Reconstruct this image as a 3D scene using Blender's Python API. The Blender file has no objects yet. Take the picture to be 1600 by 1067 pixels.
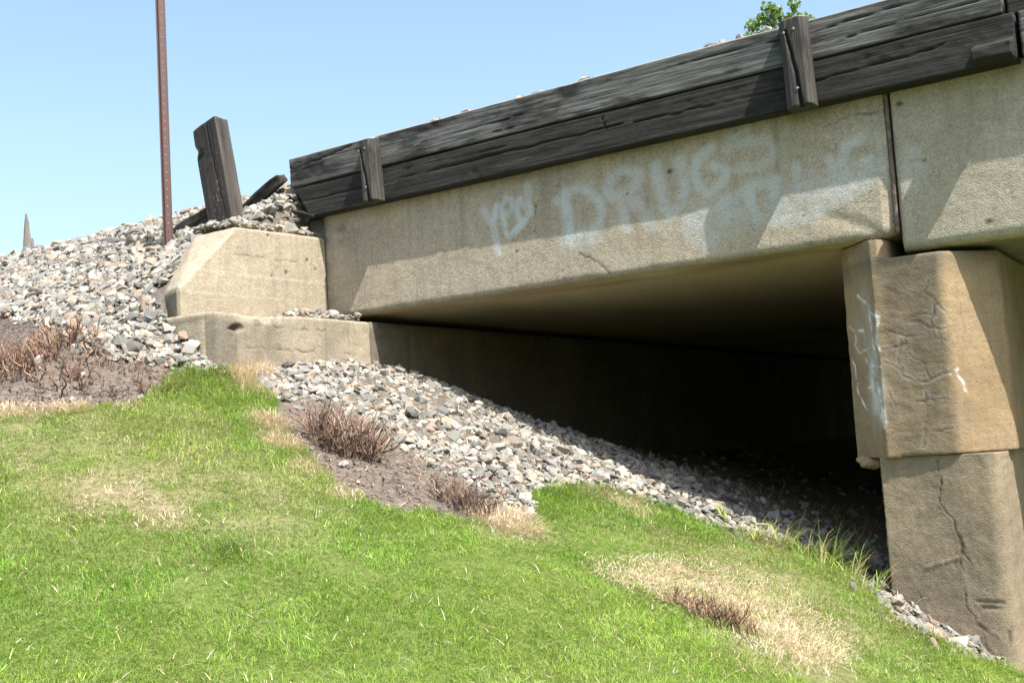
import bpy, bmesh, math, random
import numpy as np
from mathutils import Vector, Matrix, noise as mnoise

random.seed(7)
RNG = np.random.default_rng(7)
scene = bpy.context.scene
COL = scene.collection

# ---------------------------------------------------------------- camera
CAM = np.array([7.3588, -7.8680, 1.70])
cam_data = bpy.data.cameras.new('camera')
cam_data.sensor_width = 36.0
cam_data.lens = 37.42
cam_data.clip_start = .05
cam_data.clip_end = 3000
cam = bpy.data.objects.new('camera', cam_data)
COL.objects.link(cam)
R3 = Matrix(((0.83130396, 0.09819716, 0.54707499),
             (0.55248024, -0.03827913, -0.83264656),
             (-0.06082198, 0.9944305, -0.08607359)))
cam.matrix_world = Matrix.Translation(Vector(CAM)) @ R3.to_4x4()
scene.camera = cam

# ---------------------------------------------------------------- daylight
SUN = Vector((.64, -.22, 1.0)).normalized()          # towards the sun
world = bpy.data.worlds.new('World')
scene.world = world
world.use_nodes = True
wn = world.node_tree
for n in list(wn.nodes):
    wn.nodes.remove(n)
sky = wn.nodes.new('ShaderNodeTexSky')
sky.sky_type = 'NISHITA'
sky.sun_disc = False
sky.sun_elevation = math.asin(SUN.z)
sky.sun_rotation = math.atan2(SUN.x, SUN.y)
sky.air_density = 1.6
sky.dust_density = 3.4
sky.ozone_density = 4.0
bg = wn.nodes.new('ShaderNodeBackground')
bg.inputs['Strength'].default_value = .142
wo = wn.nodes.new('ShaderNodeOutputWorld')
wn.links.new(sky.outputs[0], bg.inputs['Color'])
wn.links.new(bg.outputs[0], wo.inputs['Surface'])
sun_data = bpy.data.lights.new('sun', 'SUN')
sun_data.energy = 5.0
sun_data.angle = math.radians(.53)
sun_data.color = (1.0, .955, .88)
sun = bpy.data.objects.new('sun', sun_data)
sun.rotation_euler = SUN.to_track_quat('Z', 'Y').to_euler()
sun.location = (20, -10, 30)
COL.objects.link(sun)

scene.view_settings.view_transform = 'Standard'
scene.view_settings.look = 'None'
scene.view_settings.gamma = 1.0
scene.view_settings.exposure = .95
scene.view_settings.use_curve_mapping = False
scene.cycles.max_bounces = 9
scene.cycles.diffuse_bounces = 8
scene.cycles.use_denoising = True
scene.cycles.sample_clamp_indirect = 4.0
scene.cycles.transmission_bounces = 3
scene.cycles.transparent_max_bounces = 8

# ---------------------------------------------------------------- noise
def _hash(i, j, k, seed):
    h = (i.astype(np.uint32)*np.uint32(374761393) ^ j.astype(np.uint32)*np.uint32(668265263)
         ^ k.astype(np.uint32)*np.uint32(2246822519) ^ np.uint32((seed*3266489917) & 0xffffffff))
    h = (h ^ (h >> np.uint32(13)))*np.uint32(1274126177)
    h = h ^ (h >> np.uint32(16))
    return (h & np.uint32(0xffff)).astype(np.float64)/65535.0*2-1
def vnoise(P, freq=1.0, seed=0):
    """smooth value noise, -1..1; freq is a number or three numbers"""
    Q = np.asarray(P, float)*np.asarray(freq, float)+seed*17.31
    I = np.floor(Q).astype(np.int64); f = Q-I; f = f*f*(3-2*f)
    i, j, k = I[:,0], I[:,1], I[:,2]
    x, y, z = f[:,0], f[:,1], f[:,2]
    def h(a, b, c): return _hash(i+a, j+b, k+c, seed)
    return ((h(0,0,0)*(1-x)+h(1,0,0)*x)*(1-y)+(h(0,1,0)*(1-x)+h(1,1,0)*x)*y)*(1-z) + \
           ((h(0,0,1)*(1-x)+h(1,0,1)*x)*(1-y)+(h(0,1,1)*(1-x)+h(1,1,1)*x)*y)*z
def fbm(P, freq=1.0, seed=0, octs=4, gain=.5):
    s = 0; a = 1.0; t = 0; f = np.asarray(freq, float)
    for o in range(octs):
        s = s+a*vnoise(P, f, seed+o); t += a; a *= gain; f = f*2.03
    return s/t
def inside(poly, x, y):
    c = np.zeros(np.shape(x), bool); n = len(poly)
    for i in range(n):
        x0, y0 = poly[i]; x1, y1 = poly[i-1]
        if y0 == y1: continue
        c ^= ((y0 > y) != (y1 > y)) & (x < (x1-x0)*(y-y0)/(y1-y0)+x0)
    return c
def seg_dist(pts, U, V):
    """distance from points (U,V) to a polyline"""
    d = np.full(np.shape(U), 1e9)
    for (a, b), (c, e) in zip(pts[:-1], pts[1:]):
        dx, dy = c-a, e-b; L = dx*dx+dy*dy+1e-12
        t = np.clip(((U-a)*dx+(V-b)*dy)/L, 0, 1)
        d = np.minimum(d, np.hypot(U-a-t*dx, V-b-t*dy))
    return d
def jag(pts, amp=.012, step=.03, seed=0):
    """a polyline made irregular, for cracks"""
    r = np.random.default_rng(seed); out = [pts[0]]
    for (a, b), (c, d) in zip(pts[:-1], pts[1:]):
        n = max(1, int(math.hypot(c-a, d-b)/step))
        for i in range(1, n+1):
            t = i/n
            out.append((a+(c-a)*t+r.normal(0, amp), b+(d-b)*t+r.normal(0, amp)))
    return out

# ---------------------------------------------------------------- mesh helpers
def mesh_np(name, V, quads=None, tris=None, smooth_shade=False):
    me = bpy.data.meshes.new(name)
    V = np.ascontiguousarray(V, np.float32)
    parts = []; starts = []; tot = 0
    for F, k in ((quads, 4), (tris, 3)):
        if F is None or len(F) == 0: continue
        F = np.asarray(F, np.int32)
        parts.append(F.ravel()); starts.append(tot+np.arange(len(F), dtype=np.int32)*k); tot += F.size
    loops = np.concatenate(parts); ls = np.concatenate(starts)
    me.vertices.add(len(V)); me.vertices.foreach_set('co', V.ravel())
    me.loops.add(len(loops)); me.loops.foreach_set('vertex_index', loops)
    me.polygons.add(len(ls)); me.polygons.foreach_set('loop_start', ls)
    me.update(calc_edges=True)
    me.polygons.foreach_set('use_smooth', np.full(len(ls), smooth_shade, bool))
    return me
def get_co(me):
    a = np.empty(len(me.vertices)*3, np.float32); me.vertices.foreach_get('co', a); return a.reshape(-1, 3).astype(float)
def set_co(me, V):
    me.vertices.foreach_set('co', np.ascontiguousarray(V, np.float32).ravel()); me.update()
def get_no(me):
    a = np.empty(len(me.vertices)*3, np.float32); me.vertices.foreach_get('normal', a); return a.reshape(-1, 3).astype(float)
def attr(me, name, vals):
    a = me.attributes.get(name) or me.attributes.new(name, 'FLOAT', 'POINT')
    a.data.foreach_set('value', np.ascontiguousarray(vals, np.float32))
def attr_col(me, name, rgb):
    a = me.attributes.new(name, 'FLOAT_COLOR', 'POINT')
    rgba = np.ones((len(rgb), 4), np.float32); rgba[:,:3] = rgb
    a.data.foreach_set('color', rgba.ravel())
def link(name, me, mat, parent=None):
    o = bpy.data.objects.new(name, me); COL.objects.link(o)
    if mat is not None and len(me.materials) == 0: me.materials.append(mat)
    if parent is not None: o.parent = parent
    return o
def tag(o, label=None, cat=None, group=None, kind=None):
    for k, v in (('label', label), ('category', cat), ('group', group), ('kind', kind)):
        if v: o[k] = v
    return o
def root(name, loc, label, cat, group=None):
    o = bpy.data.objects.new(name, None); o.empty_display_size = .2
    o.location = loc; COL.objects.link(o); tag(o, label, cat, group)
    return o
def put(o, parent):
    """keep world coordinates of a mesh built in place under a root that only has a location"""
    o.parent = parent
    o.matrix_parent_inverse = Matrix.Translation(-Vector(parent.location))
    return o
def sweep(name, prof, stations, axis, caps=True, shade=True):
    """closed 2D profile pushed along an axis ('x': profile is (y,z); 'z': profile is (x,y))"""
    prof = np.asarray(prof, float); S = np.asarray(stations, float); n, m = len(prof), len(S)
    V = np.empty((m, n, 3))
    if axis == 'x':
        V[:,:,0] = S[:,None]; V[:,:,1] = prof[None,:,0]; V[:,:,2] = prof[None,:,1]
    elif axis == 'y':
        V[:,:,1] = S[:,None]; V[:,:,0] = prof[None,:,0]; V[:,:,2] = prof[None,:,1]
    else:
        V[:,:,2] = S[:,None]; V[:,:,0] = prof[None,:,0]; V[:,:,1] = prof[None,:,1]
    i = np.arange(m-1)[:,None]*n; j = np.arange(n)[None]; k = (np.arange(n)+1) % n
    Q = np.stack([i+j, i+n+j, i+n+k[None], i+k[None]], -1).reshape(-1, 4)
    V = V.reshape(-1, 3); T = []
    if caps:
        c0 = V[:n].mean(0); c1 = V[-n:].mean(0); b = len(V)
        V = np.concatenate([V, [c0, c1]])
        a = np.arange(n)
        T = np.concatenate([np.stack([a, k, np.full(n, b)], -1), np.stack([(m-1)*n+k, (m-1)*n+a, np.full(n, b+1)], -1)])
    area = .5*np.sum(prof[:,0]*np.roll(prof[:,1], -1)-np.roll(prof[:,0], -1)*prof[:,1])
    flip = (area > 0) if axis in 'xz' else (area < 0)
    if not flip: pass
    else:
        Q = Q[:, ::-1]; T = np.asarray(T)[:, ::-1] if len(T) else T
    me = mesh_np(name, V, Q, T, shade)
    return me
def outline(pts, radii, step=.02, arc=5):
    """polygon with rounded corners, sampled about every step"""
    P = [np.array(p, float) for p in pts]; n = len(P); out = []
    segs = []
    for i in range(n):
        a, b, c = P[i-1], P[i], P[(i+1) % n]; r = radii[i] if hasattr(radii, '__len__') else radii
        u = (a-b)/np.linalg.norm(a-b); v = (c-b)/np.linalg.norm(c-b)
        ang = math.acos(float(np.clip(u@v, -1, 1)))
        t = r/math.tan(ang/2) if r > 0 else 0
        p0, p1 = b+u*t, b+v*t
        if r > 0:
            cen = b+(u+v)/np.linalg.norm(u+v)*(r/math.sin(ang/2))
            a0 = math.atan2(*(p0-cen)[::-1]); a1 = math.atan2(*(p1-cen)[::-1])
            d = (a1-a0+math.pi) % (2*math.pi)-math.pi
            arcp = [cen+r*np.array([math.cos(a0+d*s/arc), math.sin(a0+d*s/arc)]) for s in range(arc+1)]
        else:
            arcp = [b]
        segs.append(arcp)
    for i in range(n):
        out += segs[i]
        q0, q1 = segs[i][-1], segs[(i+1) % n][0]
        st = step(q0, q1) if callable(step) else step
        L = np.linalg.norm(q1-q0); k = max(1, int(round(L/st)))
        out += [q0+(q1-q0)*s/k for s in range(1, k)]
    return np.array(out)
def remeshed(name, build, voxel, shade=True):
    """fine, even mesh of a coarse closed shape"""
    bm = bmesh.new(); build(bm)
    bmesh.ops.recalc_face_normals(bm, faces=bm.faces)
    me0 = bpy.data.meshes.new(name+'_coarse'); bm.to_mesh(me0); bm.free()
    o = bpy.data.objects.new('coarse', me0); COL.objects.link(o)
    md = o.modifiers.new('r', 'REMESH'); md.mode = 'VOXEL'; md.voxel_size = voxel; md.use_smooth_shade = shade
    dg = bpy.context.evaluated_depsgraph_get()
    me = bpy.data.meshes.new_from_object(o.evaluated_get(dg)); me.name = name
    bpy.data.objects.remove(o); bpy.data.meshes.remove(me0)
    return me
def bm_hull(bm, pts):
    vs = [bm.verts.new(p) for p in pts]
    r = bmesh.ops.convex_hull(bm, input=vs)
    bmesh.ops.delete(bm, geom=list({g for g in r['geom_unused']+r['geom_interior'] if isinstance(g, bmesh.types.BMVert)}), context='VERTS')
def bm_bevel_sharp(bm, w, seg=2):
    bmesh.ops.dissolve_limit(bm, angle_limit=.02, verts=bm.verts, edges=bm.edges)
    bmesh.ops.bevel(bm, geom=list(bm.edges), offset=w, segments=seg, affect='EDGES', profile=.6, clamp_overlap=True)

# ---------------------------------------------------------------- materials
class NT:
    def __init__(self, name):
        self.m = bpy.data.materials.new(name); self.m.use_nodes = True
        self.t = self.m.node_tree
        for n in list(self.t.nodes): self.t.nodes.remove(n)
        self.out = self.t.nodes.new('ShaderNodeOutputMaterial')
    def n(self, typ, **kw):
        nd = self.t.nodes.new(typ)
        for k, v in kw.items(): setattr(nd, k, v)
        return nd
    def l(self, a, b): self.t.links.new(a, b)
    def coord(self, scale=(1,1,1), kind='Object'):
        tc = self.n('ShaderNodeTexCoord'); mp = self.n('ShaderNodeMapping')
        mp.inputs['Scale'].default_value = scale
        self.l(tc.outputs[kind], mp.inputs['Vector']); return mp.outputs[0]
    def noise(self, vec, scale, detail=4, rough=.55, dist=0):
        nd = self.n('ShaderNodeTexNoise'); nd.inputs['Scale'].default_value = scale
        nd.inputs['Detail'].default_value = detail; nd.inputs['Roughness'].default_value = rough
        nd.inputs['Distortion'].default_value = dist
        self.l(vec, nd.inputs['Vector']); return nd.outputs['Fac']
    def vor(self, vec, scale, out='Distance', feature='F1'):
        nd = self.n('ShaderNodeTexVoronoi', feature=feature); nd.inputs['Scale'].default_value = scale
        self.l(vec, nd.inputs['Vector']); return nd.outputs[out]
    def ramp(self, fac, stops, interp='LINEAR'):
        nd = self.n('ShaderNodeValToRGB'); r = nd.color_ramp; r.interpolation = interp
        while len(r.elements) < len(stops): r.elements.new(.5)
        for e, (p, c) in zip(r.elements, stops):
            e.position = p; e.color = (*c, 1) if hasattr(c, '__len__') else (c, c, c, 1)
        self.l(fac, nd.inputs[0]); return nd.outputs[0]
    def mix(self, fac, a, b, mode='MIX'):
        nd = self.n('ShaderNodeMix', data_type='RGBA', blend_type=mode)
        for idx, v in ((0, fac), (6, a), (7, b)):
            sock = nd.inputs[idx]
            if isinstance(v, bpy.types.NodeSocket): self.l(v, sock)
            elif hasattr(v, '__len__'): sock.default_value = (*v, 1)
            else: sock.default_value = v if idx == 0 else (v, v, v, 1)
        return nd.outputs[2]
    def math(self, op, a, b=None, clamp=False):
        nd = self.n('ShaderNodeMath', operation=op); nd.use_clamp = clamp
        for sock, v in ((nd.inputs[0], a), (nd.inputs[1], b)):
            if v is None: continue
            if isinstance(v, bpy.types.NodeSocket): self.l(v, sock)
            else: sock.default_value = v
        return nd.outputs[0]
    def attr(self, name, out='Fac'):
        nd = self.n('ShaderNodeAttribute'); nd.attribute_name = name; return nd.outputs[out]
    def bump(self, h, dist=.01, strength=1.0, prev=None):
        nd = self.n('ShaderNodeBump'); nd.inputs['Distance'].default_value = dist; nd.inputs['Strength'].default_value = strength
        self.l(h, nd.inputs['Height'])
        if prev is not None: self.l(prev, nd.inputs['Normal'])
        return nd.outputs[0]
    def done(self, color, rough=.9, normal=None, spec=.25, metallic=0.0):
        b = self.n('ShaderNodeBsdfPrincipled')
        for sock, v in ((b.inputs['Base Color'], color), (b.inputs['Roughness'], rough), (b.inputs['Metallic'], metallic)):
            if isinstance(v, bpy.types.NodeSocket): self.l(v, sock)
            elif hasattr(v, '__len__'): sock.default_value = (*v, 1)
            else: sock.default_value = v
        b.inputs['Specular IOR Level'].default_value = spec
        if normal is not None: self.l(normal, b.inputs['Normal'])
        self.l(b.outputs[0], self.out.inputs['Surface'])
        return self.m

def mat_concrete(name, light, dark, grain=1.0, streak=.35, stain=(.16,.13,.09), warm=(.36,.24,.12), bumpd=.006):
    t = NT(name); v = t.coord(kind='Generated') if False else t.coord()
    big = t.noise(v, 1.3, 5, .6)
    mid = t.noise(v, 9, 5, .65)
    base = t.mix(t.ramp(t.math('ADD', t.math('MULTIPLY', big, .6), t.math('MULTIPLY', mid, .4)), [(.38, 0.0), (.60, 1.0)]), dark, light)
    blo = t.noise(v, 3.4, 6, .62, .6)
    base = t.mix(t.math('MULTIPLY', t.ramp(blo, [(.50, 0.0), (.66, 1.0)]), .42), base, t.mix(.5, dark, (.12,.105,.085)))
    base = t.mix(t.attr('bounce_tint'), base, (.64,.54,.37))  # bounced light painted into the base colour of the soffit
    # exposed aggregate: pebbles of several colours
    pc = t.vor(v, 105, 'Color'); pd = t.vor(v, 105, 'Distance')
    sep = t.n('ShaderNodeSeparateColor'); t.l(pc, sep.inputs[0])
    peb = t.ramp(sep.outputs[0], [(0, (.12,.10,.08)), (.18, (.30,.25,.19)), (.6, (.46,.40,.31)), (.88, (.62,.56,.46)), (1, (.36,.22,.12))])
    c = t.mix(.36*grain, base, peb)
    fine = t.noise(v, 240, 3, .7)
    c = t.mix(.40*grain, c, t.ramp(fine, [(.30, .25), (.5, .5), (.70, .78)]), 'OVERLAY')
    # vertical weathering streaks
    vs = t.coord((7, 7, .55)); st = t.noise(vs, 1.9, 6, .66)
    c = t.mix(t.math('MULTIPLY', t.ramp(st, [(.49, 0.0), (.64, 1.0)]), streak), c, t.mix(.5, c, stain))
    c = t.mix(t.math('MULTIPLY', t.attr('rust'), .85), c, t.mix(mid, warm, (.22,.13,.06)))
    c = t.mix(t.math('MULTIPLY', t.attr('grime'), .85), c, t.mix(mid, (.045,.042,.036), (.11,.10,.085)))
    pn = t.ramp(t.math('ADD', t.math('MULTIPLY', t.noise(v, 55, 4, .7), .6), t.math('MULTIPLY', t.noise(v, 7, 3), .4)), [(.36, 0.0), (.58, 1.0)])
    c = t.mix(t.math('MULTIPLY', t.attr('paint'), t.math('ADD', t.math('MULTIPLY', pn, .62), .14)), c, (.50,.575,.64))
    c = t.mix(t.attr('white'), c, (.80,.82,.84))
    c = t.mix(t.math('MULTIPLY', t.attr('crack'), .9), c, (.035,.028,.02))
    pit = t.ramp(t.noise(v, 38, 2, .5), [(.24, 0.0), (.32, 1.0)])
    h = t.math('ADD', t.math('MULTIPLY', t.math('SUBTRACT', 1.0, pd), .55), t.math('ADD', t.math('MULTIPLY', fine, .5), t.math('MULTIPLY', pit, .5)))
    nb = t.bump(h, bumpd*1.15, .9)
    nb = t.bump(mid, .012, .5, nb)
    return t.done(c, .93, nb, .18)

def mat_wood(name, axis, cols, rough=.85, charcol=(.012,.011,.010), dashes=False, specks=0):
    """weathered timber, grain running along an axis of the object"""
    t = NT(name)
    sc = [26, 26, 26]; sc[axis] = .9
    v = t.coord(tuple(sc)); v0 = t.coord()
    g = t.noise(v, 1.6, 7, .72, .12)
    sc2 = [70, 70, 70]; sc2[axis] = 1.8
    g2 = t.noise(t.coord(tuple(sc2)), 1.7, 4, .6)
    c = t.ramp(g, [(.28, cols[0]), (.46, cols[1]), (.62, cols[2]), (.8, cols[3])])
    c = t.mix(.55, c, t.ramp(g2, [(.3, .22), (.5, .5), (.68, .72)]), 'OVERLAY')
    sc3 = [5, 5, 5]; sc3[axis] = 1.3
    blot = t.noise(t.coord(tuple(sc3)), 1.5, 5, .65)
    c = t.mix(t.math('MULTIPLY', t.ramp(blot, [(.50, 0.0), (.62, 1.0)]), .82), c, t.mix(.5, charcol, cols[0]))
    h = t.math('ADD', t.math('MULTIPLY', g, .7), t.math('MULTIPLY', g2, .5))
    if dashes:
        br = t.n('ShaderNodeTexBrick'); tc = t.n('ShaderNodeTexCoord'); mp = t.n('ShaderNodeMapping')
        mp.inputs['Rotation'].default_value = (math.radians(-90), 0, 0)
        t.l(tc.outputs['Object'], mp.inputs[0]); t.l(mp.outputs[0], br.inputs['Vector'])
        br.inputs['Scale'].default_value = 1; br.inputs['Brick Width'].default_value = .085; br.inputs['Row Height'].default_value = .044
        br.inputs['Mortar Size'].default_value = .0165; br.inputs['Mortar Smooth'].default_value = .2
        br.inputs['Color1'].default_value = (1,1,1,1); br.inputs['Color2'].default_value = (1,1,1,1); br.inputs['Mortar'].default_value = (0,0,0,1)
        msk = t.math('MULTIPLY', br.outputs['Color'], t.ramp(t.noise(v0, 4, 2), [(.42, 0.0), (.55, 1.0)]))
        c = t.mix(t.math('MULTIPLY', msk, .55), c, (.010,.009,.008))
    c = t.mix(t.attr('char'), c, t.mix(g, charcol, (.03,.028,.026)))
    c = t.mix(t.math('MULTIPLY', t.attr('crack'), .95), c, (.006,.005,.004))
    c = t.mix(t.math('MULTIPLY', t.attr('pale'), .8), c, (.42,.40,.37))
    if specks:
        sp = t.math('MULTIPLY', t.ramp(t.noise(t.coord((30,30,9)), 2.2, 5, .75), [(.60, 0.0), (.66, 1.0)]), t.attr('fleck'))
        c = t.mix(t.math('MULTIPLY', sp, specks), c, (.5,.5,.47))
    return t.done(c, rough, t.bump(h, .012, .9), .3)

M = {}
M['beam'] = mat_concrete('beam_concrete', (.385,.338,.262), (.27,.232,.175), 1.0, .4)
M['beam2'] = mat_concrete('second_beam_concrete', (.38,.345,.28), (.285,.255,.20), .8, .4)
M['wing'] = mat_concrete('wing_concrete', (.365,.315,.235), (.27,.228,.165), .8, .5)
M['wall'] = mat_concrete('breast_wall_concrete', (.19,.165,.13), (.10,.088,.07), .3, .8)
M['pier'] = mat_concrete('pier_concrete', (.345,.245,.14), (.215,.155,.095), .45, .6, bumpd=.004)
M['shaft'] = mat_concrete('shaft_concrete', (.27,.21,.142), (.165,.132,.092), .40, .5, bumpd=.004)
M['upper_timber'] = mat_wood('upper_timber_wood', 0, [(.012,.012,.012), (.070,.070,.068), (.155,.155,.151), (.26,.26,.25)])
M['lower_timber'] = mat_wood('lower_timber_wood', 0, [(.007,.0065,.006), (.020,.019,.018), (.040,.037,.034), (.095,.088,.08)], dashes=True)
M['bracket'] = mat_wood('bracket_wood', 2, [(.020,.017,.015), (.050,.046,.042), (.085,.080,.075), (.17,.16,.145)])
M['tie'] = mat_wood('tie_wood', 2, [(.012,.010,.009), (.030,.024,.020), (.060,.048,.040), (.12,.10,.085)], specks=.9)
M['scrap'] = mat_wood('scrap_wood', 0, [(.012,.011,.010), (.035,.031,.028), (.07,.062,.054), (.15,.13,.11)])
M['stake'] = mat_wood('stake_wood', 2, [(.08,.07,.06), (.16,.14,.12), (.24,.21,.19), (.33,.30,.27)])
def mat_simple(name, col, rough=.6, metallic=0., spec=.4, var=.25, scale=30):
    t = NT(name); v = t.coord(); nz = t.noise(v, scale, 4, .6)
    c = t.mix(t.ramp(nz, [(.35, 0.0), (.65, 1.0)]), tuple(k*(1-var) for k in col), tuple(min(1, k*(1+var)) for k in col))
    return t.done(c, rough, t.bump(nz, .002, .4), spec, metallic)
M['bolt'] = mat_simple('galvanised_bolt', (.26,.27,.28), .5, .7, .5)
M['post_paint'] = mat_simple('brown_post_paint', (.088,.043,.036), .5, 0, .45, .18, 60)
M['joint'] = mat_simple('joint_filler', (.13,.10,.085), .9, 0, .2, .4)
M['lead'] = mat_simple('dark_pad', (.03,.028,.026), .9)
def mat_attr(name, rough=.85, transl=0., gain=1.0, detail=0, spec=.2):
    t = NT(name); c = t.attr('tint', 'Color')
    if detail:
        nz = t.noise(t.coord(), detail, 4, .65)
        c = t.mix(.6, c, t.ramp(nz, [(.30, .30), (.5, .5), (.7, .68)]), 'OVERLAY')
        nrm = t.bump(nz, .006, .7)
    else: nrm = None
    m = t.done(c, rough, nrm, spec)
    if transl:
        b = [n for n in t.t.nodes if n.type == 'BSDF_PRINCIPLED'][0]
        tr = t.n('ShaderNodeBsdfTranslucent'); mx = t.n('ShaderNodeMixShader'); mx.inputs[0].default_value = transl
        t.l(c, tr.inputs['Color']); t.l(b.outputs[0], mx.inputs[1]); t.l(tr.outputs[0], mx.inputs[2]); t.l(mx.outputs[0], t.out.inputs['Surface'])
    return m
M['grass'] = mat_attr('grass_blades', .55, .35, spec=.35)
M['straw'] = mat_attr('straw_blades', .7, .2)
M['stems'] = mat_attr('dry_stems', .85)
M['leaf'] = mat_attr('tree_leaves', .4, .3, spec=.5)
M['stone_mass'] = mat_attr('ballast_mass', .8, detail=55)
def mat_stone():
    t = NT('ballast_stone'); oi = t.n('ShaderNodeObjectInfo'); nz = t.noise(t.coord(), 28, 5, .65)
    c = t.mix(.6, oi.outputs['Color'], t.ramp(nz, [(.30, .30), (.5, .5), (.7, .68)]), 'OVERLAY')
    return t.done(c, .8, t.bump(nz, .008, .7), .2)
M['stone'] = mat_stone()
def mat_ground():
    t = NT('ground_soil'); c = t.attr('tint', 'Color'); v = t.coord()
    a = t.noise(v, 22, 5, .7); b = t.noise(v, 120, 3, .6)
    c = t.mix(.75, c, t.ramp(a, [(.30, .2), (.5, .5), (.70, .75)]), 'OVERLAY')
    c = t.mix(.55, c, t.ramp(b, [(.30, .25), (.5, .5), (.70, .75)]), 'OVERLAY')
    return t.done(c, .95, t.bump(t.math('ADD', a, b), .02, .8), .1)
M['ground'] = mat_ground()
# ---------------------------------------------------------------- terrain height
def smooth(a, b, x):
    t = np.clip((x-a)/(b-a), 0, 1)
    return t*t*(3-2*t)

GROUND_PTS = np.array([
    (.6,-1.6,2.36),(.55,.27,2.41),(.55,1.19,2.12),(.55,2.8,1.76),(.55,4.3,1.51),(.55,8,1.25),(.55,12,1.2),
    (5.3,-.05,.38),(6.0,-.05,-.03),(6.4,.4,-.25),(5.3,3,.22),(5.3,8,.05),(5.3,12,0),(3,.2,1.33),(3,4,.85),(3,8,.6),
    (4.6,-1.2,.62),(3,-1.6,1.26),(1.8,-1.7,1.84),
    (7.36,-7.87,0),(5.5,-8.2,.50),(9,-4,-.65),(9,0,-1.0),(9,6,-1.0),(11,-8,-.8),(12,0,-1.5),(12,12,-1.5),
    (4,-5.5,.74),(2,-5,1.28),(0,-5.5,1.72),(-3,-6,2.2),(-.2,-3.5,2.12),(-3,-3.6,2.3),(-8,-4,2.4),(-10,-8,2.2),(0,-8.5,1.55),
    (2.0,-3.3,1.62),(4.2,-3.2,.86),(6,-2.5,.17),(1.2,-2.6,2.0)])
def _tps(r2):
    return .5*r2*np.log(np.maximum(r2, 1e-12))
def _tps_fit(P, lam=.02):
    n = len(P)
    d2 = ((P[:,None,:2]-P[None,:,:2])**2).sum(2)
    A = np.zeros((n+3, n+3))
    A[:n,:n] = _tps(d2)+lam*np.eye(n)
    A[:n,n] = 1; A[:n,n+1:] = P[:,:2]
    A[n:,:n] = A[:n,n:].T
    return np.linalg.solve(A, np.concatenate([P[:,2], np.zeros(3)]))
_TW = _tps_fit(GROUND_PTS)
def base_ground(x, y):
    x = np.clip(np.asarray(x, float), -10, 12); y = np.clip(np.asarray(y, float), -8.5, 12)
    z = _TW[-3]+_TW[-2]*x+_TW[-1]*y
    for w, p in zip(_TW[:-3], GROUND_PTS):
        z = z+w*_tps((x-p[0])**2+(y-p[1])**2)
    return z
def smax(a, b, k=.12):
    h = np.clip(.5+.5*(a-b)/k, 0, 1)
    return b+(a-b)*h+k*h*(1-h)
def ground(x, y):
    x = np.asarray(x, float); y = np.asarray(y, float)
    g = base_ground(x, y)
    crest = 4.50+.10*smooth(-5, -9, x)+.08*smooth(.3, 3, y)
    bank = -smax(-(3.06+.62*(y+2)), -crest, .15)
    bank = bank-.20*np.exp(-((x+.25)/.55)**2-((y+2.1)/.38)**2)
    hip = bank-.9*np.maximum(0, x+.2)
    step = smooth(-.05, -.30, x)
    rear = g+(smax(bank, g)-g)*step
    front = smax(hip, g)
    w = smooth(-1.95, -1.80, y)
    z = front+(rear-front)*w
    drop = smooth(26, 34, y)
    return z+(np.minimum(z, 0)-z)*drop
# ---------------------------------------------------------------- zones of the ground (metres)
LAWN = np.array([(-.80,-3.97),(-.02,-3.46),(.43,-3.24),(.70,-2.91),(.42,-2.34),(.58,-2.01),(.62,-1.60),(1.18,-1.94),(1.61,-2.26),(2.12,-2.54),(2.57,-2.71),(2.94,-2.71),(3.11,-2.42),(3.27,-2.22),(3.44,-2.04),(3.26,-1.57),(3.05,-1.13),(3.13,-.66),(3.27,-.30),(3.67,-.21),(4.08,-.08),(4.50,.24),(4.84,.22),(5.11,-.07),(5.41,-.42),(5.65,-.45),(5.87,-.41),(6.10,-.16),(6.8,-.3),(9.5,-1.0),(9.5,-9),(-2.5,-9),(-2.5,-4.4)])
MULCH_LEFT = np.array([(-5.10,-1.91),(-2.91,-1.71),(-1.70,-2.07),(-.18,-2.65),(.21,-2.34),(.59,-2.02),(.44,-2.35),(.72,-2.92),(.46,-3.26),(.02,-3.48),(-.75,-4.00),(-2.5,-4.4),(-6,-4.4)])
MULCH_MID = np.array([(1.31,-1.96),(1.33,-1.70),(1.69,-1.51),(2.20,-1.67),(2.61,-1.68),(2.91,-1.71),(3.13,-1.65),(3.45,-2.05),(3.29,-2.25),(3.13,-2.44),(2.96,-2.73),(2.59,-2.73),(2.14,-2.56),(1.63,-2.28)])
STRAW = np.array([(4.23,-1.98),(4.11,-1.46),(4.23,-.92),(4.56,-.72),(4.95,-.97),(5.28,-1.52),(5.38,-1.97),(5.21,-2.28),(4.92,-2.28),(4.65,-2.35)])
GRAVEL_R = np.array([(.9,-1.70),(.56,-1.45),(.56,3.4),(1.5,2.6),(2.4,1.75),(3.36,1.05),(3.95,.68),(4.5,.56),(4.87,.55),(5.24,.20),(5.50,-.02),(6.0,-.10),(5.95,-.44),(5.66,-.50),(5.41,-.46),(5.12,-.12),(4.85,.18),(4.51,.20),(4.10,-.14),(3.68,-.26),(3.29,-.34),(3.15,-.69),(3.06,-1.16),(3.28,-1.59),(3.46,-2.06),(3.15,-1.65),(2.91,-1.69),(2.61,-1.66),(2.20,-1.65),(1.69,-1.49),(1.33,-1.68),(1.31,-1.93)])
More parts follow.
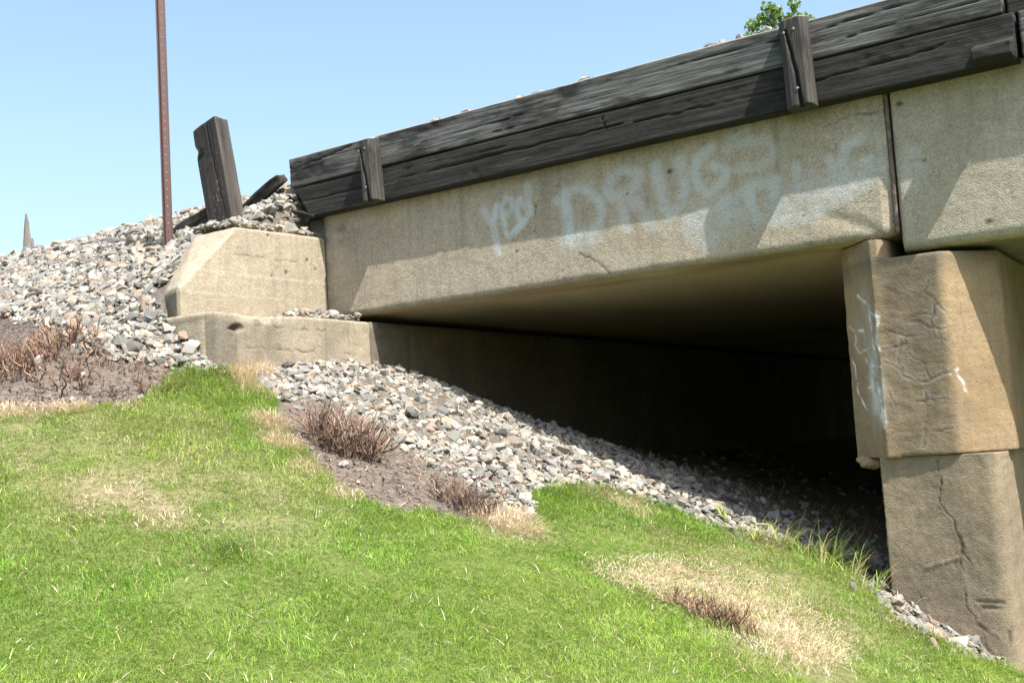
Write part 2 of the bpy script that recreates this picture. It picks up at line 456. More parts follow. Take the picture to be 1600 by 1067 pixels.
# dry places in the lawn: x, y, radius, how dry
DRY = [(2.05,-3.98,.30,.75),(2.45,-4.0,.24,.6),(1.72,-4.02,.30,.5),(2.2,-3.6,.9,.38),(1.0,-3.6,.9,.36),(.65,-1.62,.30,1.0),(.95,-1.85,.22,1.0),(1.6,-2.34,.20,.95),(1.85,-2.52,.20,.95),(2.3,-2.70,.16,.8),(2.7,-2.78,.14,.7),(3.36,-2.0,.28,1.0),(3.5,-2.25,.2,.7),(3.45,-.5,.35,.5),(3.9,-1.0,.45,.3),(4.3,.0,.28,.55),(4.75,-.75,.6,.40),(4.78,-1.62,.46,.75),(4.22,-1.45,.2,.6),(5.2,-1.2,.5,.45),(5.3,-2.2,.35,.55),(.1,-3.55,.22,.9),(.35,-3.38,.2,.8),(-.3,-3.75,.22,.8),(.75,-2.95,.15,.6),(5.3,-.55,.35,.25),(1.4,-3.0,.4,.3)]
def zones(x, y, jit=.05):
    P = np.stack([x, y, np.zeros_like(x)], -1)
    jx = x+jit*fbm(P, 4, 3, 3)*2; jy = y+jit*fbm(P, 4, 9, 3)*2
    z = {}
    z['straw'] = inside(STRAW, jx, jy)
    z['mulch'] = inside(MULCH_LEFT, jx, jy) | inside(MULCH_MID, jx, jy)
    z['lawn'] = inside(LAWN, jx, jy) & ~z['mulch']
    z['gravel_r'] = inside(GRAVEL_R, jx, jy) & ~z['mulch'] & ~z['lawn']
    z['under'] = (x > .55) & (y > -.2) & ~z['gravel_r'] & ~z['lawn']
    z['bank'] = ~(z['straw'] | z['mulch'] | z['lawn'] | z['gravel_r'] | z['under'])
    return z
def dryness(x, y):
    d = np.zeros(np.shape(x))
    for cx, cy, r, s in DRY:
        d = np.maximum(d, s*np.exp(-(((x-cx)**2+(y-cy)**2)/r**2)**1.3))
    P = np.stack([x, y, np.zeros_like(x)], -1)
    return np.clip(d*(.95+1.3*fbm(P, 5, 95, 4)), 0, 1)

# ---------------------------------------------------------------- ground sheet
def axis_steps(lo, hi, d, far):
    a = np.arange(lo, hi+d/2, d); s = d; up = []; p = hi
    while p < far: s *= 1.35; p += s; up.append(p)
    s = d; dn = []; p = lo
    while p > -far: s *= 1.35; p -= s; dn.append(p)
    return np.array(dn[::-1]+list(a)+up)
gx = axis_steps(-9, 9, .05, 900); gy = axis_steps(-8.6, 6, .05, 900)
GX, GY = np.meshgrid(gx, gy, indexing='ij')
fx, fy = GX.ravel(), GY.ravel()
fz = ground(fx, fy)
P3 = np.stack([fx, fy, np.zeros_like(fx)], -1)
Zn = zones(fx, fy)
rough = np.where(Zn['lawn'], .012, np.where(Zn['mulch'], .022, .018))
near = (np.abs(fx) < 9.2) & (fy > -9) & (fy < 7)
fz = fz+np.where(near, rough*fbm(P3, 5, 1, 4)*1.5+.03*fbm(P3, .9, 5, 2), 0)
tint = np.empty((len(fx), 3))
tint[:] = (.24,.22,.20)
tint[Zn['bank']] = (.15,.135,.115)
tint[Zn['gravel_r']] = (.155,.135,.11)
tint[Zn['under']] = (.25,.205,.16)
tint[Zn['mulch']] = (.165,.135,.112)
tint[Zn['straw']] = (.44,.355,.25)
dl = np.clip(dryness(fx, fy), 0, 1)[:,None]
lawncol = np.array((.125,.165,.040))*(1-dl)+np.array((.30,.24,.15))*dl
tint[Zn['lawn']] = lawncol[Zn['lawn']]
far = ~near & (fx > -1)
tint[far] = (.10,.13,.05)
nx, ny = len(gx), len(gy)
i = np.arange(nx-1)[:,None]*ny; j = np.arange(ny-1)[None]
Q = np.stack([i+j, i+ny+j, i+ny+j+1, i+j+1], -1).reshape(-1, 4)
gme = mesh_np('ground', np.stack([fx, fy, fz], -1), Q, None, True)
attr_col(gme, 'tint', tint)
go = link('ground', gme, M['ground']); tag(go, 'sloping soil of the bank below lawn, gravel and mulch', kind='structure')

def gz(x, y): return ground(x, y)
def gnormal(x, y, e=.06):
    a = (ground(x+e, y)-ground(x-e, y))/(2*e); b = (ground(x, y+e)-ground(x, y-e))/(2*e)
    n = np.stack([-a, -b, np.ones_like(a)], -1)
    return n/np.linalg.norm(n, axis=1, keepdims=True)
W2C = np.array(R3).T
def project(P):
    d = (np.asarray(P)-CAM)@W2C.T
    z = np.minimum(d[:,2], -1e-3)
    return 800+1663*d[:,0]/-z, 533.5-1663*d[:,1]/-z, -d[:,2]
def in_view(P, mx=160, my=120):
    u, v, w = project(P)
    return (w > .3) & (u > -mx) & (u < 1600+mx) & (v > -my) & (v < 1067+my)

# ---------------------------------------------------------------- bridge deck
bridge = root('bridge', (2.8, 0, 2.95), 'long concrete railway bridge deck with faded graffiti, spanning from wing wall to pier', 'bridge')
def zero_attrs(me, names=('crack','white','paint','grime','rust')):
    for n in names: attr(me, n, np.zeros(len(me.vertices)))
def crack_field(lines, U, V, w=.006):
    d = np.full(np.shape(U), 1e9)
    for ln in lines: d = np.minimum(d, seg_dist(ln, U, V))
    return np.clip(1-d/w, 0, 1), d
# graffiti strokes on the face, in metres (x, z): (points, half width, strength)
G = []
G += [
    ([(1.972,3.729),(2.011,3.661),(2.061,3.581),(2.084,3.475),(2.1,3.314)],0.036,0.75),
    ([(2.112,3.747),(2.085,3.659),(2.067,3.58)],0.034,0.9),
    ([(2.217,3.801),(2.163,3.728),(2.165,3.666),(2.19,3.591),(2.196,3.508),(2.228,3.447),(2.285,3.494)],0.026,0.9),
    ([(2.211,3.802),(2.276,3.78),(2.282,3.698),(2.237,3.654),(2.176,3.659)],0.03,0.8),
    ([(2.365,3.765),(2.323,3.681),(2.335,3.608),(2.385,3.554)],0.036,0.8),
    ([(2.454,3.875),(2.456,3.799),(2.455,3.699),(2.467,3.626),(2.385,3.554),(2.297,3.492)],0.036,0.95),
    ([(2.376,3.753),(2.46,3.617)],0.03,0.6),
    ([(2.837,3.722),(2.82,3.646),(2.834,3.535),(2.838,3.437),(2.846,3.328)],0.06,0.95),
    ([(2.743,3.679),(2.86,3.737),(2.985,3.759),(3.09,3.701),(3.159,3.607),(3.178,3.498),(3.134,3.418),(3.033,3.377),(2.875,3.343)],0.042,0.72),
    ([(3.019,3.777),(3.096,3.773)],0.03,0.4),
    ([(3.287,3.788),(3.234,3.705),(3.297,3.622)],0.05,0.7),
    ([(3.263,3.783),(3.427,3.838),(3.545,3.781),(3.516,3.685),(3.377,3.629)],0.042,0.62),
    ([(3.365,3.631),(3.493,3.537),(3.572,3.423),(3.631,3.333)],0.06,0.55),
    ([(3.32,3.628),(3.378,3.496),(3.388,3.342)],0.05,0.5),
    ([(3.702,3.812),(3.729,3.616),(3.749,3.454),(3.797,3.39),(3.897,3.448),(3.951,3.596),(3.916,3.81)],0.052,0.72),
    ([(4.201,3.866),(4.084,3.817),(4.033,3.699),(4.064,3.576),(4.131,3.509),(4.236,3.548),(4.316,3.655),(4.199,3.716)],0.04,0.68),
    ([(4.491,3.966),(4.378,3.923),(4.331,3.836)],0.042,0.58),
    ([(4.361,3.839),(4.521,3.858),(4.655,3.831),(4.709,3.75),(4.669,3.664),(4.561,3.641),(4.385,3.648)],0.036,0.45),
    ([(4.208,3.386),(4.359,3.43),(4.509,3.494),(4.694,3.506)],0.05,0.72),
    ([(4.45,3.47),(4.49,3.352),(4.523,3.235)],0.048,0.78),
    ([(4.658,3.502),(4.701,3.425),(4.677,3.388)],0.058,0.75),
    ([(4.86,3.587),(4.856,3.465),(4.856,3.384)],0.04,0.65),
    ([(4.861,3.519),(4.996,3.521)],0.04,0.3),
    ([(5.116,3.598),(5.152,3.478),(5.156,3.384)],0.036,0.65),
    ([(5.352,3.697),(5.246,3.666),(5.213,3.586),(5.205,3.494),(5.251,3.419)],0.042,0.7),
    ([(5.303,3.502),(5.362,3.524),(5.42,3.532)],0.036,0.7),
    ([(5.407,3.739),(5.497,3.621)],0.05,0.3),
    ([(4.036,3.301),(4.156,3.295),(4.32,3.31)],0.15,0.55),
    ([(4.076,3.237),(4.099,3.148)],0.1,0.6),
    ([(4.693,3.331),(4.861,3.369),(5.076,3.371),(5.264,3.43),(5.495,3.452)],0.11,0.52),
    ([(4.654,3.2),(4.845,3.182),(4.983,3.214),(5.147,3.279),(5.322,3.354)],0.055,0.55),
    ([(5.685,3.506),(5.717,3.397),(5.674,3.315)],0.075,0.5),
    ([(2.828,3.311),(2.94,3.323),(3.051,3.326)],0.1,0.45),
    ([(2.843,3.328),(2.841,3.25)],0.012,0.6),
    ([(3.79,3.387),(3.791,3.288)],0.01,0.5),
    ([(4.519,3.236),(4.519,3.139)],0.012,0.5),
    ([(4.131,3.509),(4.131,3.428)],0.01,0.45),
    ([(5.075,3.358),(5.254,3.459),(5.276,3.336)],0.036,0.75),
    ([(4.923,3.453),(5.005,3.317)],0.03,0.4)]
def paint_field(X, Z):
    f = np.zeros(len(X))
    for pts, w, s in G:
        d = seg_dist(pts, X, Z)
        f = np.maximum(f, s*np.clip(1.5-d/w, 0, 1)**1.1)
    return f
def beam_mesh(name, x0, x1, zb, zt, ybase, rb, dx, fine_to, chamfer_right):
    step = lambda a, b: .0125 if (a[0] < ybase+.55 and b[0] < ybase+.05) else (.03 if min(a[0], b[0]) < .1 and abs(a[0]-b[0]) < .7 else 1.2)
    prof = outline([(ybase, zb), (ybase+.6, zb), (24, zb), (24, zt), (ybase+.6, zt), (ybase, zt)], [rb, 0, 0, 0, 0, .02], step, 6)
    xs = list(np.arange(x0, min(x1, fine_to), dx))
    if x1 > fine_to: xs += list(np.arange(fine_to, x1, .25))
    xs += [x1]
    me = sweep(name, prof, xs, 'x')
    V = get_co(me); N = get_no(me)
    front = np.exp(-np.maximum(0, V[:,1]-ybase)/.25)
    # rounded / chamfered vertical ends
    if chamfer_right:
        e = np.clip((V[:,0]-(x1-.075))/.075, 0, 1); amt = np.where(V[:,1] < ybase+.3, .05*e, 0)
        V[:,1] += amt*np.clip((4.05-V[:,2])/1.0, .25, 1)
        V[:,2] += np.where(V[:,2] < zb+.1, .02*e*(V[:,1] < ybase+.3), 0)
    else:
        e = np.clip(1-(V[:,0]-x0)/.035, 0, 1); V[:,1] += np.where(V[:,1] < ybase+.3, .035*(1-np.sqrt(np.clip(1-e*e, 0, 1))), 0)
    n1 = fbm(V, (1.1, 1, 1.6), 11, 3); n2 = fbm(V, 9, 21, 4); n3 = fbm(V, 45, 31, 2)
    V += N*((.008*n1+.0030*n2+.0016*n3)*front)[:,None]
    return me, V, N, front
b1x1 = 5.535
me, V, N, front = beam_mesh('deck_beam', .008, b1x1, 2.95, 4.02, 0.0, .055, .0125, 9, True)
X, Y, Z = V[:,0], V[:,1], V[:,2]
# a shallow board-marked hollow low on the face and the broken arris
holl = np.exp(-(seg_dist([(5.052, 3.169), (5.302, 3.061), (5.474, 2.94)], X, Z)/.05)**2)*.010*(Y < .1)
V[:,1] += holl
cl = [jag([(5.1, 3.838), (5.304, 3.887), (5.452, 3.869), (5.59, 3.881)], .010, .03, 1), jag([(2.931, 3.202), (3.11, 3.094), (3.207, 2.994)], .006, .03, 2), jag([(2.514, 3.703), (2.524, 3.575), (2.502, 3.453)], .006, .03, 3)]
cf, cd = crack_field(cl, X, Z, .011); cf *= (Y < .1)
cf *= np.clip(.7+1.2*fbm(V, 10, 93, 2), 0, 1)
V[:,1] += .005*cf
set_co(me, V)
face = Y < .08
pits = np.zeros(len(X))
for a, b, r in ((3.826,3.742,0.03),(2.532,3.677,0.015),(2.302,3.311,0.02),(4.411,3.954,0.012),(3.426,3.627,0.014),(1.579,3.973,0.012),(4.537,2.969,0.01),(2.766,3.812,0.01),(4.889,3.201,0.012),(5.392,3.293,0.012)):
    pits = np.maximum(pits, np.clip(1.3-np.hypot(X-a, (Z-b)*1.3)/r, 0, 1))
attr(me, 'crack', np.clip(cf+pits*face, 0, 1))
attr(me, 'paint', paint_field(X, Z)*face)
attr(me, 'white', np.zeros(len(X)))
gr = np.clip((Z-3.90)/.12, 0, 1)*.45*np.clip(.6+.9*fbm(V, (3,1,1), 41, 3), 0, 1)
gr = np.maximum(gr, .9*np.exp(-(np.hypot(X-.22, (Z-3.78)*1.3)/.16)**2)*np.clip(.5+fbm(V, 14, 4, 3), 0, 1))
gr = np.maximum(gr, .75*np.exp(-np.maximum(0, X-.02)/.07)*face*np.clip(.7+fbm(V, 6, 43, 3), 0, 1))
gr = np.maximum(gr, np.clip((3.02-Z)/.05, 0, 1)*.30*face)
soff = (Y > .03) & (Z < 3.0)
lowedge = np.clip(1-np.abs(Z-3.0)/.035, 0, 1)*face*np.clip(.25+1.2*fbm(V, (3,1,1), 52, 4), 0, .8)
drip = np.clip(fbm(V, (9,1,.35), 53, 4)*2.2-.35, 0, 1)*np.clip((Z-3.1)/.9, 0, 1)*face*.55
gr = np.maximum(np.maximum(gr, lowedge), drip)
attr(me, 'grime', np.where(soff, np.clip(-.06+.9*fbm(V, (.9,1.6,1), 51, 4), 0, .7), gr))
attr(me, 'bounce_tint', (soff & (Y > .08))*np.clip(.85+.4*fbm(V, (1,1.5,1), 54, 3), 0, 1))  # underside painted lighter, standing in for light bounced up from the ground
rs = np.exp(-np.abs(Y-.28-.25*fbm(V, (1.1,1,1), 61, 3))/.22)*(Z < 3.0)*(Y > .04)*np.clip(.55+.9*fbm(V, (1.6,3,1), 62, 3), 0, .85)
rs = np.maximum(rs, np.exp(-(np.hypot((X-(3.2, 4.26)[0])*4, (Z-(3.2, 4.26)[1]))/.18)**2)*.5*face)
rs = np.maximum(rs, np.exp(-(np.hypot((X-(4.891, 3.977)[0])*1.6, (Z-(4.891, 3.977)[1]))/.07)**2)*.8*face)
attr(me, 'rust', rs)
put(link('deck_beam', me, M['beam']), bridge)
me, V, N, front = beam_mesh('deck_beam', 5.574, 12.5, 2.825, 4.035, .012, .075, .0125, 7.0, False)
X, Y, Z = V[:,0], V[:,1], V[:,2]
set_co(me, V); face = Y < .1
zero_attrs(me)
attr(me, 'paint', paint_field(X, Z)*face*.75)
pits = np.zeros(len(X))
for a, b, r in ((5.782,3.455,0.016),(5.649,3.896,0.03),(6.163,2.955,0.03),(6.32,3.128,0.01)):
    pits = np.maximum(pits, np.clip(1.3-np.hypot(X-a, (Z-b)*1.5)/r, 0, 1))
attr(me, 'crack', pits*face)
attr(me, 'grime', np.maximum(np.clip((Z-3.80)/.2, 0, 1)*np.clip(.3+1.2*fbm(V, (2.2,1,1.5), 71, 3), 0, 1)*face, .45*((Y > .1) & (Z < 3))))
attr(me, 'rust', np.clip(.5-np.abs(Y-.25)/.4, 0, .5)*(Z < 2.9))
put(link('deck_beam', me, M['beam2']), bridge)
def joint(bm):
    for k in range(2):
        pass
xs = np.linspace(2.97, 4.0, 60)
prof = outline([(5.540, .012), (5.566, .012), (5.566, .5), (5.540, .5)], .006, .02, 2)
me = sweep('joint_filler', prof, xs, 'z'); V = get_co(me); V += .004*np.stack([fbm(V, (1,1,7), 5, 3), fbm(V, (1,1,9), 6, 3), np.zeros(len(V))], -1); set_co(me, V)
put(link('joint_filler', me, M['joint']), bridge)
# ballast bed carried by the deck, behind the timbers
me = sweep('ballast_bed', [(.26, 4.05), (23.9, 4.05), (23.9, 4.80), (.85, 4.80), (.26, 4.57)], np.linspace(-.10, 12.45, 40), 'x', True, False)
attr_col(me, 'tint', np.tile((.2,.19,.18), (len(me.vertices), 1)))
bo = link('ballast_bed', me, M['ground']); tag(bo, 'bed of track ballast carried on the bridge deck behind the timbers', kind='structure')

# ---------------------------------------------------------------- timber edging
curb = root('timber_edging', (3, -.1, 4.0), 'weathered black timber baulks stacked along the top edge of the bridge', 'timber edging')
def timber(x0, x1, z0, z1, y0, y1, mat, seed, cracks=(), char=(), slant=0., pale=0., label=None):
    L = x1-x0
    prof = outline([(y0, z0), (y1, z0), (y1, z1), (y0, z1)], .012, lambda a, b: .012 if abs(a[0]-y0) < .02 and abs(b[0]-y0) < .02 else .06, 3)
    xs = np.arange(x0, min(x1, 7.0), .016); xs = np.concatenate([xs, np.arange(7.0, x1, .3) if x1 > 7 else [], [x1]])
    me = sweep('timber', prof, xs, 'x'); V = get_co(me); N = get_no(me)
    g = fbm(V, (1.1, 40, 40), seed, 4); g2 = fbm(V, (.5, 9, 9), seed+9, 3)
    V0 = V.copy()
    V += N*(.0040*g+.0030*g2)[:,None]
    V[:,2] += .004*vnoise(V0, (.7,.01,.01), seed+3)
    V[:,1] += .006*vnoise(V0, (.5,.01,.01), seed+4)
    if slant: V[:,0] += np.clip(1-(V0[:,0]-x0)/.6, 0, 1)*slant*(z1-V0[:,2])/(z1-z0)
    ck = np.zeros(len(V))
    for pts, w, dp in cracks:
        d = seg_dist(jag(pts, .004, .12, seed), V0[:,0], V0[:,2])
        f = np.clip(1.2-d/(w*.8), 0, 1)*np.clip(.7+1.3*fbm(V0, (2.5,3,3), seed+7, 2), 0, 1)*(V0[:,1] < y0+.03); ck = np.maximum(ck, f); V[:,1] += dp*f
    ch = np.zeros(len(V))
    for a, b, rx, rz in char:
        ch = np.maximum(ch, np.clip(1.5*np.exp(-(((V0[:,0]-a)/rx)**2+((V0[:,2]-b)/rz)**2))*(.75+.8*fbm(V0, (4,8,8), seed+5, 3)), 0, 1))
    V[:,1] += .012*ch*np.clip(.5+fbm(V0, (14,20,20), seed+6, 3), 0, 1)
    set_co(me, V); attr(me, 'crack', ck); attr(me, 'char', ch)
    attr(me, 'pale', np.clip((V0[:,2]-z1+.012)/.01, 0, 1)*pale); attr(me, 'fleck', np.zeros(len(V)))
    o = put(link('timber', me, mat), curb)
    if label: o['label'] = label
    return o
YF = -.14
ZS = 4.315
timber(-.30, 6.40, ZS+.012, 4.63, YF, .15, M['upper_timber'], 101,
       cracks=[([(-.30,4.52),(.1,4.545),(.55,4.60)], .010, .03), ([(1.4,4.45),(2.6,4.47),(3.4,4.44)], .006, .014), ([(4.0,4.55),(5.0,4.53),(5.9,4.56)], .007, .016), ([(5.2,4.42),(6.38,4.46)], .007, .016), ([(2.2,4.38),(3.1,4.37)], .006, .012)],
       char=[(.05,4.44,.35,.10),(5.9,4.36,.22,.06),(2.55,4.56,.15,.12),(3.0,4.6,.12,.1),(1.5,4.59,.3,.05)], pale=1., label='grey weathered upper timber')
timber(-.255, 6.46, 3.99, ZS-.004, YF+.004, .15, M['lower_timber'], 211,
       cracks=[([(-.2,4.155),(.9,4.165),(2.1,4.175),(3.5,4.18)], .010, .025), ([(3.3,4.31),(3.35,4.15)], .006, .02), ([(3.6,4.17),(5.0,4.15),(6.0,4.2)], .008, .02), ([(.9,4.25),(2.4,4.22)], .006, .012)],
       char=[(6.15,4.12,.35,.14),(4.3,4.2,.5,.06),(1.9,4.03,.25,.06),(5.6,4.22,.3,.07)], slant=.20, label='blackened lower timber with a stepped, slanting end')
timber(6.415, 12.5, ZS+.012, 4.62, YF+.10, .18, M['lower_timber'], 307, label='dark upper timber set back beyond the butt joint')
timber(6.49, 12.5, 4.0, ZS-.004, YF+.012, .16, M['upper_timber'], 401)
def bracket(xc, w, z0, z1, yo, yi, seed, rot=0.):
    def b(bm):
        c = w/2
        pts = []
        for z, o in ((z0, .02), (z0+.17, 0), (z1-.03, 0)):
            pts += [(-c, yi, z+(.045 if z > z1-.1 else 0)), (c, yi, z+(.045 if z > z1-.1 else 0)), (c, yo+.045, z), (c-.028+o*.4, yo+o*.2, z), (-c+.055, yo+o*.2, z), (-c, yo+.065, z)]
        bm_hull(bm, pts)
    me = remeshed('bracket_post', b, .0085)
    V = get_co(me); N = get_no(me)
    V0 = V.copy()
    V += N*(.0035*fbm(V0, (40,40,1.2), seed, 3)+.002*fbm(V0, (8,8,2), seed+1, 2))[:,None]
    cr = [(-.035, z1-.12), (-.012, z1-.28), (.012, (z0+z1)/2-.1), (.022, z0)]
    d = seg_dist(jag(cr, .0012, .06, seed), V0[:,0], V0[:,2])
    wd = .005+.010*np.clip((z1-V0[:,2])/(z1-z0), 0, 1)
    f = np.clip(1.4-d/wd, 0, 1)*(V0[:,1] < yo+.05)*(V0[:,2] < z1-.1)
    V[:,1] += .03*f
    set_co(me, V); attr(me, 'crack', f); attr(me, 'char', np.zeros(len(V)))
    attr(me, 'pale', np.clip((N[:,2]-.6)/.2, 0, 1)*(V0[:,2] > z1-.06)); attr(me, 'fleck', np.zeros(len(V)))
    o = put(link('bracket_post', me, M['bracket']), curb)
    o.location = (xc, 0, 0); o.rotation_euler = (0, rot, 0)
    o.matrix_parent_inverse = Matrix.Translation(-Vector(curb.location))
    # the post's own pivot sits at its foot
    for v in (me,):
        W = get_co(me); W[:,2] -= z0; set_co(me, W)
    o.location = (xc, 0, z0)
    for bx, bz in ((-.045, z1-.13-z0), (.030, z1-.12-z0), (.012, .13)):
        k = bpy.data.objects.new('bolt', bolt_me); COL.objects.link(k); k.parent = o; k.location = (bx, yo-.004, bz)
    return o
bm = bmesh.new()
bmesh.ops.create_uvsphere(bm, u_segments=12, v_segments=8, radius=.007)
bmesh.ops.scale(bm, vec=(1, .7, 1), verts=bm.verts)
r = bmesh.ops.create_cone(bm, cap_ends=True, segments=14, radius1=.0105, radius2=.0105, depth=.004)
bmesh.ops.rotate(bm, verts=r['verts'], cent=(0,0,0), matrix=Matrix.Rotation(math.pi/2, 3, 'X'))
bolt_me = bpy.data.meshes.new('bolt'); bm.to_mesh(bolt_me); bm.free(); bolt_me.materials.append(M['bolt'])
bracket(.83, .19, 3.975, 4.60, -.29, YF+.02, 3, math.radians(-2))
bracket(5.01, .20, 3.955, 4.65, -.30, YF+.02, 4, math.radians(-1.5))
# blackened block added at the timber end to cast a shadow on the second beam
def stump(bm):
    bm_hull(bm, [(x, y, z) for x in (6.20, 6.45) for y in (-.31, YF+.02) for z in ((3.985, 4.15) if y > -.2 else (3.985, 4.07))])
me = remeshed('shadow_block', stump, .011); V = get_co(me); N = get_no(me)
V += N*(.018*fbm(V, (6,18,18), 8, 4))[:,None]; set_co(me, V); zero_attrs(me, ('crack','pale','fleck')); attr(me, 'char', np.ones(len(V)))
put(link('shadow_block', me, M['lower_timber']), curb)

# ---------------------------------------------------------------- abutment with stepped wing wall
abut = root('abutment', (0, -1, 2.2), 'tan concrete abutment with a stepped, sloping wing wall at the bridge end', 'abutment')
def wing(bm):
    prof = [(.02, 1.8), (.02, 3.78), (-1.17, 3.745), (-1.86, 3.10), (-1.86, 1.8)]
    bm_hull(bm, [(0, y, z) for y, z in prof]+[(-.56, y+(.18 if y < -1.5 else 0), z) for y, z in prof])
    bm_bevel_sharp(bm, .022, 3)
me = remeshed('wing_wall', wing, .0125); V = get_co(me); N = get_no(me); V0 = V.copy()
V += N*(.006*fbm(V0, 2, 3, 3)+.003*fbm(V0, 12, 5, 4)+.0016*fbm(V0, 50, 6, 2))[:,None]
onx = V0[:,0] > -.03
ck = [jag([(-1.24, 3.48), (-1.03, 3.491), (-0.748, 3.488), (-0.555, 3.491), (-0.356, 3.503), (-0.187, 3.502)], .006, .03, 5), jag([(-0.282, 3.527), (-0.187, 3.506), (-0.089, 3.503)], .006, .03, 6)]
cf, d0 = crack_field(ck, V0[:,1], V0[:,2], .009); cf *= onx
ln = [[(-1.804, 3.092), (-1.479, 3.094), (-0.923, 3.097), (-0.356, 3.107)], [(-1.411, 3.281), (-1.02, 3.288), (-0.578, 3.299), (-0.224, 3.304)]]
ln += [[(-1.6, 3.30), (0, 3.31)]]
lf, d1 = crack_field(ln, V0[:,1], V0[:,2], .018); lf *= onx*.55
pits = np.zeros(len(V))
for yy, zz, r in ((-0.55, 3.376, 0.022), (-0.739, 3.327, 0.012), (-0.152, 3.444, 0.014), (-0.769, 3.711, 0.018), (-0.259, 3.525, 0.02), (-0.651, 3.414, 0.008)):
    pits = np.maximum(pits, np.clip(1.3-np.hypot(V0[:,1]-yy, V0[:,2]-zz)/r, 0, 1))
pits *= onx
cf *= np.clip(.55+1.3*fbm(V0, 10, 92, 2), 0, 1)
V[:,0] -= .006*cf+.015*pits-.003*lf
set_co(me, V); zero_attrs(me)
attr(me, 'crack', np.clip(cf*.75+pits*.8, 0, 1)); attr(me, 'white', lf*.28*np.clip(.6+fbm(V0, 20, 4, 2), 0, 1))
low = np.clip((3.2-V0[:,2])/.35, 0, 1)*np.clip(.5+.9*fbm(V0, 5, 8, 3), 0, 1)
endf = (V0[:,1]+1.86 < -.32*V0[:,0]+.03)
attr(me, 'grime', np.clip(np.where(endf, .62+.3*fbm(V0, 9, 3, 3), .30*low), 0, 1)*(V0[:,2] < 3.75))
put(link('wing_wall', me, M['wing']), abut)
def seat(bm):
    z1 = 2.87
    pts = [(-.38, -1.80), (-.2, -1.92), (.38, -1.92), (.50, -1.86), (.55, -1.72), (.55, .004), (-.38, .004)]
    bm_hull(bm, [(x, y, z) for x, y in pts for z in (1.4, z1)])
    bm_bevel_sharp(bm, .03, 3)
me = remeshed('bridge_seat', seat, .0125); V = get_co(me); N = get_no(me); V0 = V.copy()
V += N*(.008*fbm(V0, 2.2, 13, 3)+.004*fbm(V0, 12, 15, 4)+.0018*fbm(V0, 50, 16, 2))[:,None]
# broken arris near the free end, hole and cracks
onx = V0[:,0] > .40
brk = np.clip(1-np.hypot((V0[:,1]+1.45)/.5, (V0[:,2]-2.86)/.10), 0, 1)*np.clip(.6+fbm(V0, 9, 17, 3), 0, 1)
V[:,2] -= .045*brk; V[:,0] -= .03*brk
ck = [jag([(-1.553, 2.763), (-1.353, 2.765), (-1.147, 2.753), (-0.911, 2.749), (-0.619, 2.746)], .010, .03, 7), jag([(-1.583, 2.568), (-1.324, 2.554), (-1.032, 2.552), (-0.745, 2.552), (-0.539, 2.547), (-0.301, 2.542), (-0.002, 2.537)], .007, .03, 8), jag([(-1.057, 2.477), (-0.951, 2.461), (-0.909, 2.433)], .005, .02, 9)]
cf, d0 = crack_field(ck, V0[:,1], V0[:,2], .011); cf *= onx
hy, hz = [(-1.694, 2.729)][0]
hole = np.clip(1.35-np.hypot((V0[:,1]-hy)/.06, (V0[:,2]-hz)/.026)+.9*fbm(V0, 22, 66, 3), 0, 1)*onx*(np.hypot(V0[:,1]-hy, V0[:,2]-hz) < .11)
hy2, hz2 = [(-1.956, 2.806)][0]
hole = np.maximum(hole, np.clip(1.2-np.hypot((V0[:,1]-hy2)/.05, (V0[:,2]-hz2)/.03), 0, 1))
cf *= np.clip(.55+1.3*fbm(V0, 10, 91, 2), 0, 1)
V[:,0] -= .007*cf+.04*hole
set_co(me, V); zero_attrs(me)
attr(me, 'crack', np.clip(cf*.8+hole*.75, 0, 1))
attr(me, 'grime', np.clip((.36+.5*fbm(V0, (4,4,2.5), 8, 3))*onx*(V0[:,1] < -.3)+.35*(V0[:,1] < -1.7)*onx, 0, .75)*np.clip((2.9-V0[:,2])/.06, 0, 1)*(1-brk))
put(link('bridge_seat', me, M['wing']), abut)
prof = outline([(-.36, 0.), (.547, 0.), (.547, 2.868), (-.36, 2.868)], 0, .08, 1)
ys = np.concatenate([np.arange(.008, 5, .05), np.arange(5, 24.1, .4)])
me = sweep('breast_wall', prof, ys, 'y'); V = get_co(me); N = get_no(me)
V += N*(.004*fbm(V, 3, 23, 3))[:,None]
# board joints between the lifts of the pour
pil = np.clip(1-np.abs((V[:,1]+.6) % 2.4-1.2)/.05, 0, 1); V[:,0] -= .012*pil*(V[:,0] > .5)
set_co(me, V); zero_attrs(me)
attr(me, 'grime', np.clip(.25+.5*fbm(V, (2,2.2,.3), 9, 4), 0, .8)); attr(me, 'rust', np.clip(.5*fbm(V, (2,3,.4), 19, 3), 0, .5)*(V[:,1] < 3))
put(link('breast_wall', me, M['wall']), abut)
prof = outline([(-.36, 2.872), (.002, 2.872), (.002, 3.99), (-.36, 3.99)], 0, .3, 1)
me = sweep('back_wall', prof, np.arange(.03, 24.1, .5), 'y'); zero_attrs(me)
put(link('back_wall', me, M['wall']), abut)

